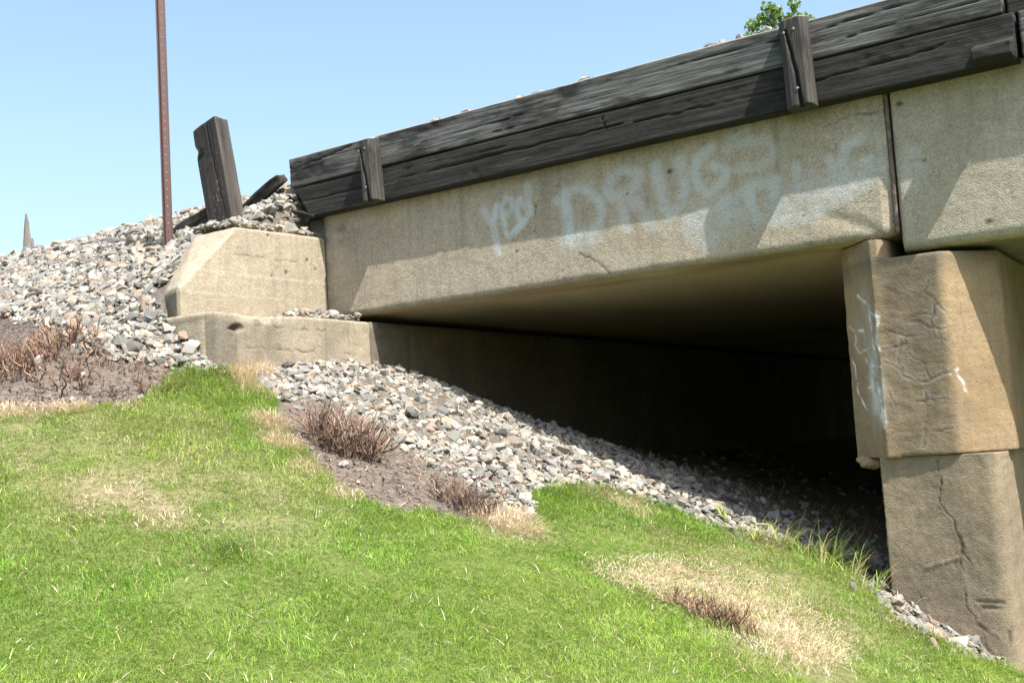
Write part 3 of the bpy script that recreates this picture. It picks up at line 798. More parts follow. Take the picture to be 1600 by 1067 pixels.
# ---------------------------------------------------------------- pier
pier = root('pier', (5.7, .4, 0), 'stained concrete bridge pier with a wider cracked cap and white mineral streaks', 'pier')
def pier_mesh(name, plan, radii, z0, z1, dz, fine_y=.5):
    stp = lambda a, b: .0125 if max(a[1], b[1]) < fine_y+.05 else 1.0
    prof = outline(plan, radii, stp, 8)
    return sweep(name, prof, np.concatenate([np.arange(z0, z1, dz), [z1]]), 'z')
capx0, capx1 = 5.355, 5.83
me = pier_mesh('pier_cap', [(capx0, -.035), (capx1, -.035), (6.16, .30), (6.16, .5), (6.16, 23), (5.06, 23), (5.06, .5), (5.06, .26)], [.02, .10, .12, 0, 0, 0, 0, .03], 1.365, 2.80, .0125)
V = get_co(me); N = get_no(me); V0 = V.copy()
fr = np.exp(-np.maximum(0, V0[:,1]-.35)/.2)
# unrolled coordinate along the skin: x mostly, plus depth on the flank
U = np.where(V0[:,1] < .32, V0[:,0], 6.16+(V0[:,1]-.30))
# round the top and bottom arrises
for zc, s in ((2.80, 1), (1.365, -1)):
    e = np.clip(1-np.abs(V0[:,2]-zc)/.045, 0, 1); V -= N*((V0[:,0] > 5.44)*.028*(1-np.sqrt(1-e*e))*np.clip(fr*2, 0, 1)*(1 if s > 0 else .5))[:,None]
V += N*((.010*fbm(V0, 1.8, 33, 3)+.0045*fbm(V0, (9,9,14), 34, 4)+.002*fbm(V0, 40, 35, 2))*fr)[:,None]
ck = [jag(p, .006, .03, 50+n) for n, p in enumerate([[(5.435, 2.59), (5.53, 2.526), (5.624, 2.479), (5.71, 2.52), (5.757, 2.599)], [(5.71, 2.52), (5.769, 2.462), (5.81, 2.389), (5.902, 2.333)], [(5.364, 2.363), (5.498, 2.357), (5.63, 2.362), (5.76, 2.361)], [(5.401, 2.298), (5.488, 2.246), (5.551, 2.213), (5.683, 2.225)], [(5.594, 2.32), (5.658, 2.305), (5.719, 2.264), (5.843, 2.252), (5.923, 2.264), (6.005, 2.293)], [(5.55, 2.196), (5.559, 2.11), (5.603, 2.055), (5.663, 1.999), (5.694, 1.903)], [(5.387, 2.057), (5.466, 1.998), (5.526, 1.934), (5.621, 1.892), (5.719, 1.91), (5.801, 1.937)], [(5.744, 2.194), (5.82, 2.153), (5.917, 2.18), (5.934, 2.23)], [(5.934, 2.23), (5.917, 2.096), (5.876, 1.998), (5.816, 1.935)], [(5.876, 1.998), (5.882, 1.897), (5.895, 1.813)], [(5.324, 1.536), (5.508, 1.544), (5.686, 1.543), (5.797, 1.546)], [(5.493, 1.749), (5.641, 1.756), (5.801, 1.761)], [(5.337, 1.579), (5.328, 1.391)], [(5.654, 1.814), (5.647, 1.646), (5.603, 1.43)], [(5.921, 2.416), (5.919, 2.298), (5.934, 2.23)], [(5.927, 2.146), (6.02, 2.144), (6.113, 2.131)], [(5.378, 2.144), (5.48, 2.16), (5.596, 2.158)], [(5.403, 1.849), (5.428, 1.761), (5.44, 1.709)], [(5.517, 2.2), (5.488, 2.065), (5.515, 1.994)], [(5.766, 2.428), (5.739, 2.313), (5.744, 2.194)]])]
cf, d0 = crack_field(ck, V0[:,0], V0[:,2], .0075); cf *= (V0[:,1] < .30)*np.clip(.85+.8*fbm(V0, 9, 81, 2), 0, 1)
rid = np.clip(1-d0/.020, 0, 1)*np.clip(.8+.9*fbm(V0, 6, 82, 2), 0, 1)*(V0[:,1] < .30)      # swollen lips of the map cracking
onf = np.where(V0[:,0] < 5.83, 1., .18)
V += N*((.0017*rid-.005*cf)*onf)[:,None]
# horizontal board marks
V += N*((.0007*np.sin(V0[:,2]*2*math.pi/.042)*np.clip(fbm(V0, 3, 36, 2)+.4, 0, 1))*fr)[:,None]
set_co(me, V); zero_attrs(me)
attr(me, 'crack', np.clip(cf*.6*onf, 0, 1))
wh = np.zeros(len(V))
for q, w in (([(5.201, 2.56), (5.266, 2.494), (5.326, 2.404), (5.378, 2.36)], 0.022), ([(5.304, 2.416), (5.312, 2.292), (5.307, 2.152)], 0.014), ([(5.372, 2.361), (5.347, 2.234), (5.353, 2.147)], 0.018), ([(5.187, 2.141), (5.258, 2.035), (5.294, 1.944), (5.323, 1.803), (5.344, 1.664), (5.345, 1.578)], 0.018), ([(5.294, 1.944), (5.337, 1.768), (5.34, 1.613)], 0.045), ([(5.088, 2.345), (5.157, 2.298), (5.231, 2.304)], 0.02), ([(5.157, 2.298), (5.137, 2.192), (5.162, 2.135)], 0.01), ([(5.084, 2.108), (5.117, 2.032), (5.115, 1.852), (5.206, 1.705)], 0.014), ([(5.258, 2.035), (5.366, 2.007)], 0.01), ([(5.2, 2.148), (5.261, 2.158)], 0.01), ([(5.85, 1.957), (5.876, 1.897), (5.906, 1.804)], 0.012), ([(5.823, 1.926), (5.873, 1.956)], 0.012), ([(5.214, 1.872), (5.262, 1.877)], 0.012)):
    d = seg_dist(jag(q, .005, .03, int(w*1e4)), V0[:,0], V0[:,2])
    wh = np.maximum(wh, np.clip(1.15-d/(w*.75), 0, 1)**1.3*np.clip(.62+1.3*fbm(V0, 22, 37, 3), 0, 1))
soft = np.exp(-(np.hypot((V0[:,0]-5.30)/.06, (V0[:,2]-1.92)/.26))**2)*.95+np.exp(-(np.hypot((V0[:,0]-5.26)/.10, (V0[:,2]-2.35)/.25))**2)*.22
wh = np.maximum(wh, soft*np.clip(.5+1.3*fbm(V0, (14,14,6), 41, 4), 0, 1))
halo = np.clip(1-np.abs(d0-.016)/.010, 0, 1)*(V0[:,1] < .3)*np.clip(.3+1.2*fbm(V0, 5, 44, 2), 0, 1)*.22*np.maximum(onf, .3)
attr(me, 'white', np.maximum(wh, halo)*(V0[:,1] < .30))
band = np.exp(-(((V0[:,0]-5.60-.03*fbm(V0, (1,1,3), 40, 2))/.235)**6))*(V0[:,1] < .05)*np.clip(.75+.7*fbm(V0, (7,7,1.2), 38, 4), 0, 1)
top = np.clip((V0[:,2]-2.62)/.15, 0, 1)*.5
attr(me, 'grime', np.clip(.78*band+top*(V0[:,1] < .3)+.25*(V0[:,1] > .3)+.5*np.clip(fbm(V0, (3.5,3.5,1.6), 46, 4)-.05, 0, 1)*(V0[:,1] < .3), 0, .8))
ru = np.clip(.25+1.0*fbm(V0, (3,3,2), 39, 4), 0, .8)*(V0[:,1] < .5)*(1-band)
attr(me, 'rust', np.clip(.55*ru+.30*np.exp(-((V0[:,0]-5.95)/.12)**2)*(V0[:,1] < .3), 0, 1))
put(link('pier_cap', me, M['pier']), pier)
# raised bearing block under the first span
me = pier_mesh('bearing_block', [(5.353, -.028), (5.41, -.028), (5.46, .10), (5.46, 23), (5.064, 23), (5.064, .5), (5.064, .262)], [.02, .02, 0, 0, 0, 0, .03], 2.796, 2.936, .0125)
V = get_co(me); N = get_no(me); V += N*(.006*fbm(V, 5, 43, 4))[:,None]; set_co(me, V); zero_attrs(me); attr(me, 'grime', np.clip(.35+.5*fbm(V, 6, 3, 3), 0, 1))
put(link('bearing_block', me, M['pier']), pier)
me = pier_mesh('pier_shaft', [(5.285, .0), (6.08, .0), (6.12, .5), (6.12, 23), (5.285, 23), (5.285, .5)], [.012, .11, 0, 0, 0, 0], -1.2, 1.372, .0125)
V = get_co(me); N = get_no(me); V0 = V.copy(); fr = np.exp(-np.maximum(0, V0[:,1]-.35)/.2)
V += N*((.010*fbm(V0, 1.7, 53, 3)+.004*fbm(V0, (10,10,10), 54, 4)+.002*fbm(V0, 45, 55, 2))*fr)[:,None]
# diagonal trowel marks
dg = np.stack([(V0[:,0]+V0[:,2])*.7, V0[:,1], (V0[:,2]-V0[:,0])*.7], -1)
V += N*((.0028*fbm(dg, (4,4,45), 56, 3))*fr)[:,None]
ck = [jag(p, .007, .03, 80+n) for n, p in enumerate([[(5.677, 1.338), (5.692, 1.249), (5.686, 1.137), (5.659, 1.057), (5.721, 0.976), (5.756, 0.864), (5.787, 0.785), (5.788, 0.722)], [(5.781, 0.722), (5.763, 0.611), (5.782, 0.485), (5.785, 0.328), (5.846, 0.214), (5.928, 0.148), (5.954, 0.119)], [(5.846, 0.214), (5.88, 0.099), (5.917, 0.024)], [(5.427, 0.557), (5.443, 0.476), (5.483, 0.397), (5.518, 0.27)], [(5.788, 0.722), (5.841, 0.643), (5.841, 0.565)], [(6.053, 0.246), (6.034, 0.123), (6.054, 0.033)], [(5.676, 0.992), (5.648, 1.025), (5.636, 0.977)]])]
cf, d0 = crack_field(ck, V0[:,0], V0[:,2], .0078); cf *= (V0[:,1] < .25)*np.clip(.6+1.1*fbm(V0, 8, 83, 2), .12, 1)
wide, _ = crack_field([[(5.781, 0.801), (5.789, 0.73)], [(5.846, 0.214), (5.887, 0.177)]], V0[:,0], V0[:,2], .022); cf = np.maximum(cf, wide*(V0[:,1] < .2))
sl, _ = crack_field([[(5.539, 0.591), (5.611, 0.616), (5.69, 0.641), (5.768, 0.666)]], V0[:,0], V0[:,2], .014)
sl2, _ = crack_field([[(5.86, 0.37), (6.021, 0.365)], [(5.886, 0.332), (6.003, 0.329)]], V0[:,0], V0[:,2], .016)
V += N*(-.009*cf-.010*sl2*(V0[:,1] < .2)+.008*sl*(V0[:,1] < .2)+.004*np.clip(1-d0/.03, 0, 1)*(V0[:,1] < .25))[:,None]
set_co(me, V); zero_attrs(me)
attr(me, 'crack', np.clip(cf*.9+.5*sl2*(V0[:,1] < .2), 0, 1))
attr(me, 'grime', np.clip(.12+.42*fbm(V0, (3,3,2), 58, 4), 0, .55)*(V0[:,0] < 6.05)); attr(me, 'rust', np.clip(.35*fbm(V0, (2,2,1.5), 59, 3), 0, .4))
put(link('pier_shaft', me, M['shaft']), pier)
# broken corner under the cap
def lump(bm):
    r = random.Random(5)
    bm_hull(bm, [(5.17+r.uniform(-.10,.10), .14+r.uniform(-.10,.12), 1.335+r.uniform(-.05,.05)) for _ in range(16)])
me = remeshed('spalled_corner', lump, .011); V = get_co(me); V += get_no(me)*(.035*fbm(V, 14, 3, 4))[:,None]; set_co(me, V); zero_attrs(me)
attr(me, 'rust', np.clip(.5+.6*fbm(V, 8, 2, 2), 0, 1)); attr(me, 'crack', np.clip(fbm(V, 18, 5, 2)*.9, 0, .6))
put(link('spalled_corner', me, M['pier']), pier)
# ---------------------------------------------------------------- ballast stones
def rock_shapes(n, seed):
    r = random.Random(seed); out = []
    for k in range(n):
        bm = bmesh.new()
        fl = r.uniform(.34, .66); el = r.uniform(.62, 1.0)
        pts = []
        for q in range(r.randint(11, 15)):
            while True:
                p = Vector((r.uniform(-1,1), r.uniform(-1,1), r.uniform(-1,1)))
                if .35 < p.length < 1: break
            p = p.normalized()*r.uniform(.84, 1.08)
            # push towards a blocky, split shape
            p = Vector([math.copysign(abs(c)**.75, c) for c in p])
            pts.append((p.x*.5, p.y*.5*el, p.z*.5*fl))
        bm_hull(bm, pts)
        bmesh.ops.recalc_face_normals(bm, faces=bm.faces)
        bmesh.ops.triangulate(bm, faces=bm.faces)
        me = bpy.data.meshes.new('stone'); bm.to_mesh(me); bm.free()
        me.materials.append(M['stone']); out.append(me)
    return out
ROCKS = rock_shapes(26, 3)
ROCK_NP = []
for me in ROCKS:
    v = get_co(me); f = np.empty(len(me.polygons)*3, np.int32); me.polygons.foreach_get('vertices', f); ROCK_NP.append((v, f.reshape(-1, 3)))
PAL = np.array([(.26,.262,.258),(.34,.335,.32),(.42,.405,.38),(.19,.20,.202),(.125,.13,.13),(.36,.285,.23),(.42,.335,.26),(.26,.225,.20),(.50,.48,.45),(.30,.215,.17),(.22,.23,.215)])
PALW = np.array([.17,.17,.13,.13,.09,.09,.06,.07,.05,.03,.06]); PALW /= PALW.sum()
PNAME = ['grey','light grey','pale','slate grey','dark grey','tan','buff','brownish','whitish','rusty brown','greenish grey']
def scatter(n, box, cond, zfun, size, lift, seed):
    r = np.random.default_rng(seed)
    x = r.uniform(box[0], box[1], n); y = r.uniform(box[2], box[3], n)
    k = cond(x, y); x, y = x[k], y[k]; n = len(x)
    s = np.clip(r.lognormal(math.log(size), .34, n), size*.45, size*2.1)
    z = zfun(x, y)+r.uniform(lift[0], lift[1], n)*s
    ci = r.choice(len(PAL), n, p=PALW); c = PAL[ci]*r.uniform(.82, 1.14, (n, 1))
    return dict(ci=ci, p=np.stack([x, y, z], -1), s=s, c=np.clip((c*.78+np.array([.29,.275,.255])*.22)*np.array([.85,.82,.76]), 0, .6), r=r.integers(0, len(ROCKS), n), e=np.stack([r.normal(0, .42, n), r.normal(0, .42, n), r.uniform(0, 6.283, n)], -1))
def rot_mats(e):
    cx, sx, cy, sy, cz, sz = np.cos(e[:,0]), np.sin(e[:,0]), np.cos(e[:,1]), np.sin(e[:,1]), np.cos(e[:,2]), np.sin(e[:,2])
    Rx = np.zeros((len(e),3,3)); Ry = Rx.copy(); Rz = Rx.copy()
    Rx[:,0,0] = 1; Rx[:,1,1] = cx; Rx[:,1,2] = -sx; Rx[:,2,1] = sx; Rx[:,2,2] = cx
    Ry[:,1,1] = 1; Ry[:,0,0] = cy; Ry[:,0,2] = sy; Ry[:,2,0] = -sy; Ry[:,2,2] = cy
    Rz[:,2,2] = 1; Rz[:,0,0] = cz; Rz[:,0,1] = -sz; Rz[:,1,0] = sz; Rz[:,1,1] = cz
    return Rx, Ry, Rz
def align(n):
    """rotation taking +Z to the ground's normal"""
    v = np.stack([-n[:,1], n[:,0], np.zeros(len(n))], -1); c = n[:,2]
    K = np.zeros((len(n),3,3)); K[:,0,1] = -v[:,2]; K[:,0,2] = v[:,1]; K[:,1,0] = v[:,2]; K[:,1,2] = -v[:,0]; K[:,2,0] = -v[:,1]; K[:,2,1] = v[:,0]
    return np.eye(3)[None]+K+K@K/(1+c)[:,None,None]
def clear_of_block(x, y):
    return ~((x > -.42) & (x < .03) & (y > -1.92-.32*x)) & ~((x > -.05) & (x < .60) & (y > -1.96))
def vis(x, y):
    return in_view(np.stack([x, y, ground(x, y)], -1), 260, 160)
mulch_edge = lambda x, y: np.clip(1-np.minimum(seg_dist([tuple(p) for p in MULCH_LEFT], x, y), seg_dist([tuple(p) for p in MULCH_MID], x, y))/.30, 0, 1)
def c_bank(x, y):
    z = zones(x, y, .08); return (z['bank'] & (x < .56) | (z['bank'] & (x < 1.3) & (y < -1.3) & (y > -2))) & vis(x, y) & clear_of_block(x, y) & (y > -3.6) & (y < 2.2)
def c_slope(x, y):
    z = zones(x, y, .05); return z['gravel_r'] & vis(x, y) & clear_of_block(x, y)
def c_mulch(x, y):
    z = zones(x, y, .08); return z['mulch'] & vis(x, y) & (np.random.default_rng(5).random(len(x)) < .05+.6*mulch_edge(x, y)**2)
def c_under(x, y):
    z = zones(x, y); return z['under'] & (x < 5.3) & (y < 9) & (np.random.default_rng(6).random(len(x)) < np.clip(1.25-.40*y-.1*(x-2), .05, .9))
def c_edge(x, y):
    return np.random.default_rng(9).random(len(x)) < np.clip(1.05-seg_dist([(.9,-1.7),(1.3,-1.7),(3.1,-.9),(3.3,-.33),(4.1,-.15),(4.5,.2),(4.86,.17),(5.12,-.13),(5.4,-.47),(5.66,-.5),(5.95,-.45)], x, y)/.14, 0, .8)
sets = [scatter(52000, (-9.5, 1.3, -3.7, 2.2), c_bank, gz, .079, (-.12, .36), 11),
        scatter(14000, (.5, 6.1, -2.1, 3.5), c_slope, gz, .070, (-.12, .36), 12),
        scatter(26000, (-7, 6.0, -3.6, 2.0), lambda x, y: c_bank(x, y) | c_slope(x, y), gz, .034, (-.1, .5), 19),
        scatter(1500, (-5, 3.5, -4.4, -1.4), c_mulch, gz, .06, (.05, .3), 13),
        scatter(4200, (.6, 5.3, .1, 9), c_under, gz, .085, (.0, .3), 14),
        scatter(1100, (.6, 6.0, -2.0, .5), c_edge, gz, .062, (.0, .3), 17),
        scatter(330, (.03, .50, -1.05, -.02), lambda x, y: y > -.95+.25*(x/.5)+.25*np.random.default_rng(3).random(len(x)), lambda x, y: 2.875+.10*np.clip(1-x/.45, 0, 1)*np.clip((y+.9)/.4, 0, 1), .062, (.15, .5), 15),
        scatter(1500, (-.62, .0, -1.15, .7), lambda x, y: (x < -.05+.05*np.minimum(y, 0)), lambda x, y: np.maximum(3.785, ground(x, y)), .075, (.1, .45), 16),
        scatter(1500, (.0, 6.2, .18, 1.0), lambda x, y: x > -1, lambda x, y: np.clip(4.55+.39*(y-.2), 4.55, 4.82)+.05*np.clip(vnoise(np.stack([x*1.6, y*0, y*0], -1), 1.0, 4), -.6, 1), .085, (.1, .5), 18),
        scatter(1000, (1.1, 4.75, -.07, .13), lambda x, y: np.random.default_rng(2).random(len(x)) < np.clip(.8-.8*np.min(np.abs(x[:,None]-np.array([1.5,1.8,2.35,2.75,3.1,3.2,4.25,4.5])[None]), 1)/.12, .02, 1)*np.clip((y+.10)/.12, .15, 1), lambda x, y: np.full(len(x), 4.635), .070, (.2, .38), 20)]
ST = {k: np.concatenate([s[k] for s in sets]) for k in ('p', 's', 'c', 'r', 'e', 'ci')}
ST['w'] = np.concatenate([np.full(len(s['s']), i) for i, s in enumerate(sets)])
Rx, Ry, Rz = rot_mats(ST['e'])
A = align(gnormal(ST['p'][:,0], ST['p'][:,1]))
flat = (ST['w'] >= 6); A[flat] = np.eye(3)
ROT = A@Rx@Ry@Rz
# bury each stone no more than its own thickness; pick the ones that show largest
u, v, w = project(ST['p'])
gh = ST['p'][:,2]-ground(ST['p'][:,0], ST['p'][:,1])
okv = (u > 5) & (u < 1595) & (v > 5) & (v < 1060)
top = np.where(np.isin(ST['w'], (0, 1)), (gh > .25*ST['s']), True) & (ST['w'] != 2) & (ST['w'] != 4) & (ST['w'] < 8) & ~((ST['w'] == 0) & (ST['p'][:,1] > .1))
score = np.where(okv & top, ST['s']/w, 0)
pick = np.argsort(-score)[:296]
LAND = [((-1.3,-.85),'beside the brown sign post'),((-.9,-.5),'at the foot of the upright tie'),((-.4,-1.95),'against the end of the wing wall'),((.2,-2.1),'below the free corner of the stepped abutment'),((-2.2,-1.2),'on the open embankment left of the sign post'),((-3.6,-.6),'on the far left crown of the embankment'),((-1.6,-2.3),'just above the widest cut shrub'),((-.9,-1.6),'in mid bank between sign post and mulch'),
        ((.9,-1.1),'at the top of the slope below the stepped abutment'),((1.2,-.1),'along the shaded breast wall foot'),((2.1,-1.5),'just above the middle cut shrub'),((2.2,-.6),'in the middle of the sunlit rubble slope'),((2.9,-1.4),'just above the small twiggy shrub'),((2.9,-.1),'low on the rubble slope where the shade begins'),((3.5,.1),'at the lawn edge below the rubble slope'),((4.3,.3),'among long grass at the edge of the shade'),((5.6,-.3),'at the foot of the pier by the lawn'),((3.4,.9),'in the shade under the deck')]
LXY = np.array([l[0] for l in LAND])
def place_of(q):
    w_ = int(ST['w'][q])
    if w_ == 6: return 'on the ledge of the stepped abutment'
    if w_ == 7: return 'on top of the wing wall'
    if w_ == 3: return 'lying loose on the dark mulch'
    return LAND[int(np.argmin(((LXY-ST['p'][q][:2])**2).sum(1)))][1]
def look_of(q):
    s_ = ST['s'][q]; sz = 'very large' if s_ > .175 else 'large' if s_ > .14 else 'medium' if s_ > .11 else 'small'
    d_ = ROCKS[ST['r'][q]].vertices; zz_ = [v.co.z for v in d_]
    return sz+' '+('flat' if max(zz_)-min(zz_) < .5 else 'blocky')
for q in pick:
    o = bpy.data.objects.new('stone', ROCKS[ST['r'][q]]); COL.objects.link(o)
    m4 = Matrix([list(ROT[q][k]*ST['s'][q])+[ST['p'][q][k]] for k in range(3)]+[[0,0,0,1]])
    o.matrix_world = m4
    o.color = (*ST['c'][q], 1)
    tag(o, '%s %s ballast stone %s' % (look_of(q), PNAME[ST['ci'][q]], place_of(q)), 'stone', 'loose ballast stones')
rest = np.ones(len(ST['s']), bool); rest[pick] = False
VV = []; FF = []; CC = []; base = 0
for rid in range(len(ROCKS)):
    ids = np.where(rest & (ST['r'] == rid))[0]
    v0, f0 = ROCK_NP[rid]
    P = np.einsum('nij,vj->nvi', ROT[ids]*ST['s'][ids][:,None,None], v0)+ST['p'][ids][:,None,:]
    n, nv = len(ids), len(v0)
    FF.append((f0[None]+(np.arange(n)*nv)[:,None,None]+base).reshape(-1, 3)); VV.append(P.reshape(-1, 3)); CC.append(np.repeat(ST['c'][ids], nv, 0)); base += n*nv
me = mesh_np('ballast', np.concatenate(VV), None, np.concatenate(FF)); attr_col(me, 'tint', np.concatenate(CC))
o = link('ballast', me, M['stone_mass']); tag(o, 'loose grey and tan crushed stone covering the embankment and slope', kind='stuff')
print('stones', len(ST['s']), 'tris', len(me.polygons))

# ---------------------------------------------------------------- grass, straw, mulch
def blades(x, y, z, h, w, lean, az, col, bend=.5, seed=0):
    """tapered bent blades, five corners each"""
    r = np.random.default_rng(seed); n = len(x)
    face = az+math.pi/2+r.normal(0, .5, n)
    wx, wy = np.cos(face)*w/2, np.sin(face)*w/2
    lx, ly = np.cos(az)*np.sin(lean), np.sin(az)*np.sin(lean); lz = np.cos(lean)
    lean2 = np.minimum(lean+bend*r.uniform(.4, 1.5, n), 1.75)
    mx, my, mz = np.cos(az)*np.sin(lean2), np.sin(az)*np.sin(lean2), np.cos(lean2)
    B = np.stack([x, y, z], -1); S = np.stack([wx, wy, np.zeros(n)], -1)
    m = B+np.stack([lx, ly, lz], -1)*(h*.55)[:,None]; t = m+np.stack([mx, my, mz], -1)*(h*.5)[:,None]
    V = np.stack([B-S, B+S, m+S*.8, m-S*.8, t], 1).reshape(-1, 3)
    k = np.arange(n)*5
    return V, np.stack([k, k+1, k+2, k+3], -1), np.stack([k+3, k+2, k+4], -1), np.repeat(col, 5, 0)
def join_blades(name, L, mat):
    V = []; Q = []; T = []; Cc = []; b = 0
    for v, q, t, c in L:
        V.append(v); Q.append(q+b); T.append(t+b); Cc.append(c); b += len(v)
    me = mesh_np(name, np.concatenate(V), np.concatenate(Q), np.concatenate(T)); attr_col(me, 'tint', np.concatenate(Cc))
    return link(name, me, mat)
r = np.random.default_rng(21)
n = 1250000
x = r.uniform(-2.4, 8.4, n); y = r.uniform(-7.5, .4, n)
k = in_view(np.stack([x, y, base_ground(x, y)], -1), 130, 90); x, y = x[k], y[k]
dist = np.hypot(x-CAM[0], y-CAM[1])
P0 = np.stack([x, y, np.zeros_like(x)], -1)
zz = zones(x, y, .05)
d = dryness(x, y)
clump = fbm(P0, 7, 71, 3); clump2 = fbm(P0, 1.6, 75, 3); fineN = fbm(P0, 22, 77, 2)
keep = zz['lawn'] & (r.random(len(x)) < np.clip(1.0*(1-.45*np.clip(d*1.2, 0, 1))*(.78+.5*fineN), .12, 1))
x, y, d, dist, clump, clump2, fineN = [a[keep] for a in (x, y, d, dist, clump, clump2, fineN)]
z = ground(x, y)
n = len(x)
def blob(cx, cy, rr): return np.exp(-((x-cx)**2+(y-cy)**2)/rr**2)
lush = np.clip(blob(.62,-2.2,.35)+blob(.95,-2.15,.25)+.9*blob(3.01,-4.03,.12)+.5*blob(3.4,-.9,.35)+.4*blob(5.6,-.7,.4), 0, 1)
edge = np.clip(1-seg_dist([tuple(p) for p in LAWN[3:29]], x, y)/.22, 0, 1)
h = (.044+.022*clump+.014*clump2+.055*lush+.045*edge)*r.uniform(.6, 1.35, n); h = h*(1+.9*np.clip(fbm(np.stack([x, y, 0*x], -1), 11, 99, 3)*2.2-.55, 0, 1)); h = np.clip(h, .014, .2)
w = r.uniform(.0022, .0042, n)*np.clip(dist/6.0, .8, 1.6)
dryp = np.clip(d*1.15+.06+.16*clump2+.10*clump, .02, .95)
isdry = r.random(n) < dryp*.75
yel = np.clip(.35+.6*clump2+r.normal(0, .28, n), 0, 1)[:,None]
green = np.array((.185,.35,.045))*(1-yel)+np.array((.36,.46,.075))*yel
green = green*(1+.26*clump[:,None]+.18*fineN[:,None])*r.uniform(.72, 1.28, (n, 1))
green = green*(1-.25*lush[:,None])
drycol = np.array((.56,.47,.30))*r.uniform(.65, 1.2, (n, 1))*np.array([1,1,1])
part = np.clip(dryp+r.normal(0, .15, n), 0, 1)[:,None]*.5
col = np.where(isdry[:,None], drycol, green*(1-part)+np.array((.36,.34,.17))*part)
az = 2.2*fbm(np.stack([x, y, 0*x], -1), 2.5, 81, 2)*math.pi+r.normal(0, 1.2, n)
# the blades lean a little down the slope
az = np.where(r.random(n) < .45, r.normal(-.5, .7, n), az)
lean = np.clip(r.normal(.68, .30, n)+.25*isdry, .03, 1.4)
go = join_blades('lawn_grass', [blades(x, y, z-.004, h, w, lean, az, np.clip(col, .004, .7), .7, 5)], M['grass'])
tag(go, 'mown green lawn with dry yellow patches on the slope', kind='stuff')
print('blades', n)
# straw: cut stalks and dead grass lying about
L = []
def litter(n, box, cond, h, w, lean, cols, seed, zoff=.012):
    r = np.random.default_rng(seed)
    x = r.uniform(box[0], box[1], n); y = r.uniform(box[2], box[3], n)
    k = cond(x, y, r); x, y = x[k], y[k]; n = len(x)
    c = np.array(cols)[r.integers(0, len(cols), n)]*r.uniform(.7, 1.2, (n, 1))
    L.append(blades(x, y, ground(x, y)+r.uniform(0, zoff, n), r.uniform(*h, n), r.uniform(*w, n), np.clip(r.normal(lean, .25, n), .1, 1.55), r.uniform(0, 6.283, n), np.clip(c, 0, .75), .3, seed))
STC = [(.74,.60,.42),(.78,.67,.51),(.66,.51,.34),(.70,.55,.37),(.46,.34,.22)]
stumpy = lambda x, y: np.hypot(x-4.86, y+2.15)
litter(60000, (3.9, 5.6, -2.6, -.5), lambda x, y, r: (r.random(len(x)) < np.clip(1.15-seg_dist([(4.35,-1.9),(4.55,-1.2),(4.95,-1.4),(5.1,-1.9)], x, y)/.40, 0, 1)*np.clip(stumpy(x, y)*2.2, .25, 1)), (.025, .075), (.0025, .005), 1.32, STC, 31)
fringe = [(x0, y0, rr) for x0, y0, rr, s in DRY if s >= .55]
def near_fringe(x, y, r):
    p = np.zeros(len(x))
    for a, b, q in fringe: p = np.maximum(p, np.exp(-(((x-a)**2+(y-b)**2)/(q*.8)**2)**1.5))
    return r.random(len(x)) < p*.9
litter(30000, (-1, 5.6, -4.4, -1.2), near_fringe, (.03, .075), (.0022, .0045), .85, STC[:4], 32)
litter(9000, (-1.5, 7, -6, .2), lambda x, y, r: zones(x, y)['lawn'] & in_view(np.stack([x, y, base_ground(x, y)], -1)), (.03, .09), (.002, .004), 1.25, STC, 37, .03)
# dead tussocks along the border of the lawn
for a, b, rr, m_, hh in ((.62,-1.66,.20,1500,.17),(.86,-1.82,.16,900,.15),(1.12,-1.98,.10,380,.11),(1.6,-2.34,.13,600,.13),(1.95,-2.54,.12,450,.11),(3.38,-2.02,.20,1100,.15),(3.3,-1.75,.12,450,.13),(.12,-3.48,.17,750,.12),(.45,-3.22,.14,550,.12),(-.35,-3.72,.16,600,.12),(5.22,-1.9,.22,900,.12)):
    rr2 = np.random.default_rng(int(a*100+900)); an = rr2.uniform(0, 6.283, m_); q = rr*np.sqrt(rr2.random(m_))
    xx, yy = a+np.cos(an)*q*1.2, b+np.sin(an)*q
    L.append(blades(xx, yy, ground(xx, yy)-.005, .78*hh*rr2.uniform(.55, 1.25, m_), rr2.uniform(.0025, .0048, m_), np.clip(rr2.normal(.9, .38, m_), .05, 1.5), np.where(rr2.random(m_) < .5, an, rr2.normal(-.6, .8, m_)), np.array(STC[:4])[rr2.integers(0, 4, m_)]*rr2.uniform(.75, 1.2, (m_, 1)), .6, int(a*77+500)))
# litter on the shaded soil under the deck
litter(14000, (.6, 5.3, .3, 6), lambda x, y, r: zones(x, y)['under'] & (r.random(len(x)) < np.clip(1.1-y/5, .1, 1)), (.05, .20), (.003, .007), 1.3, [(.46,.36,.25),(.34,.26,.18),(.56,.45,.32)], 33, .03)
litter(1500, (.9, 5.6, -1.8, .7), lambda x, y, r: zones(x, y)['gravel_r'], (.05, .14), (.003, .006), 1.1, STC, 36, .05)
so = join_blades('straw', L, M['straw']); tag(so, 'pale dead grass and straw along the lawn edge and bare patch', kind='stuff')
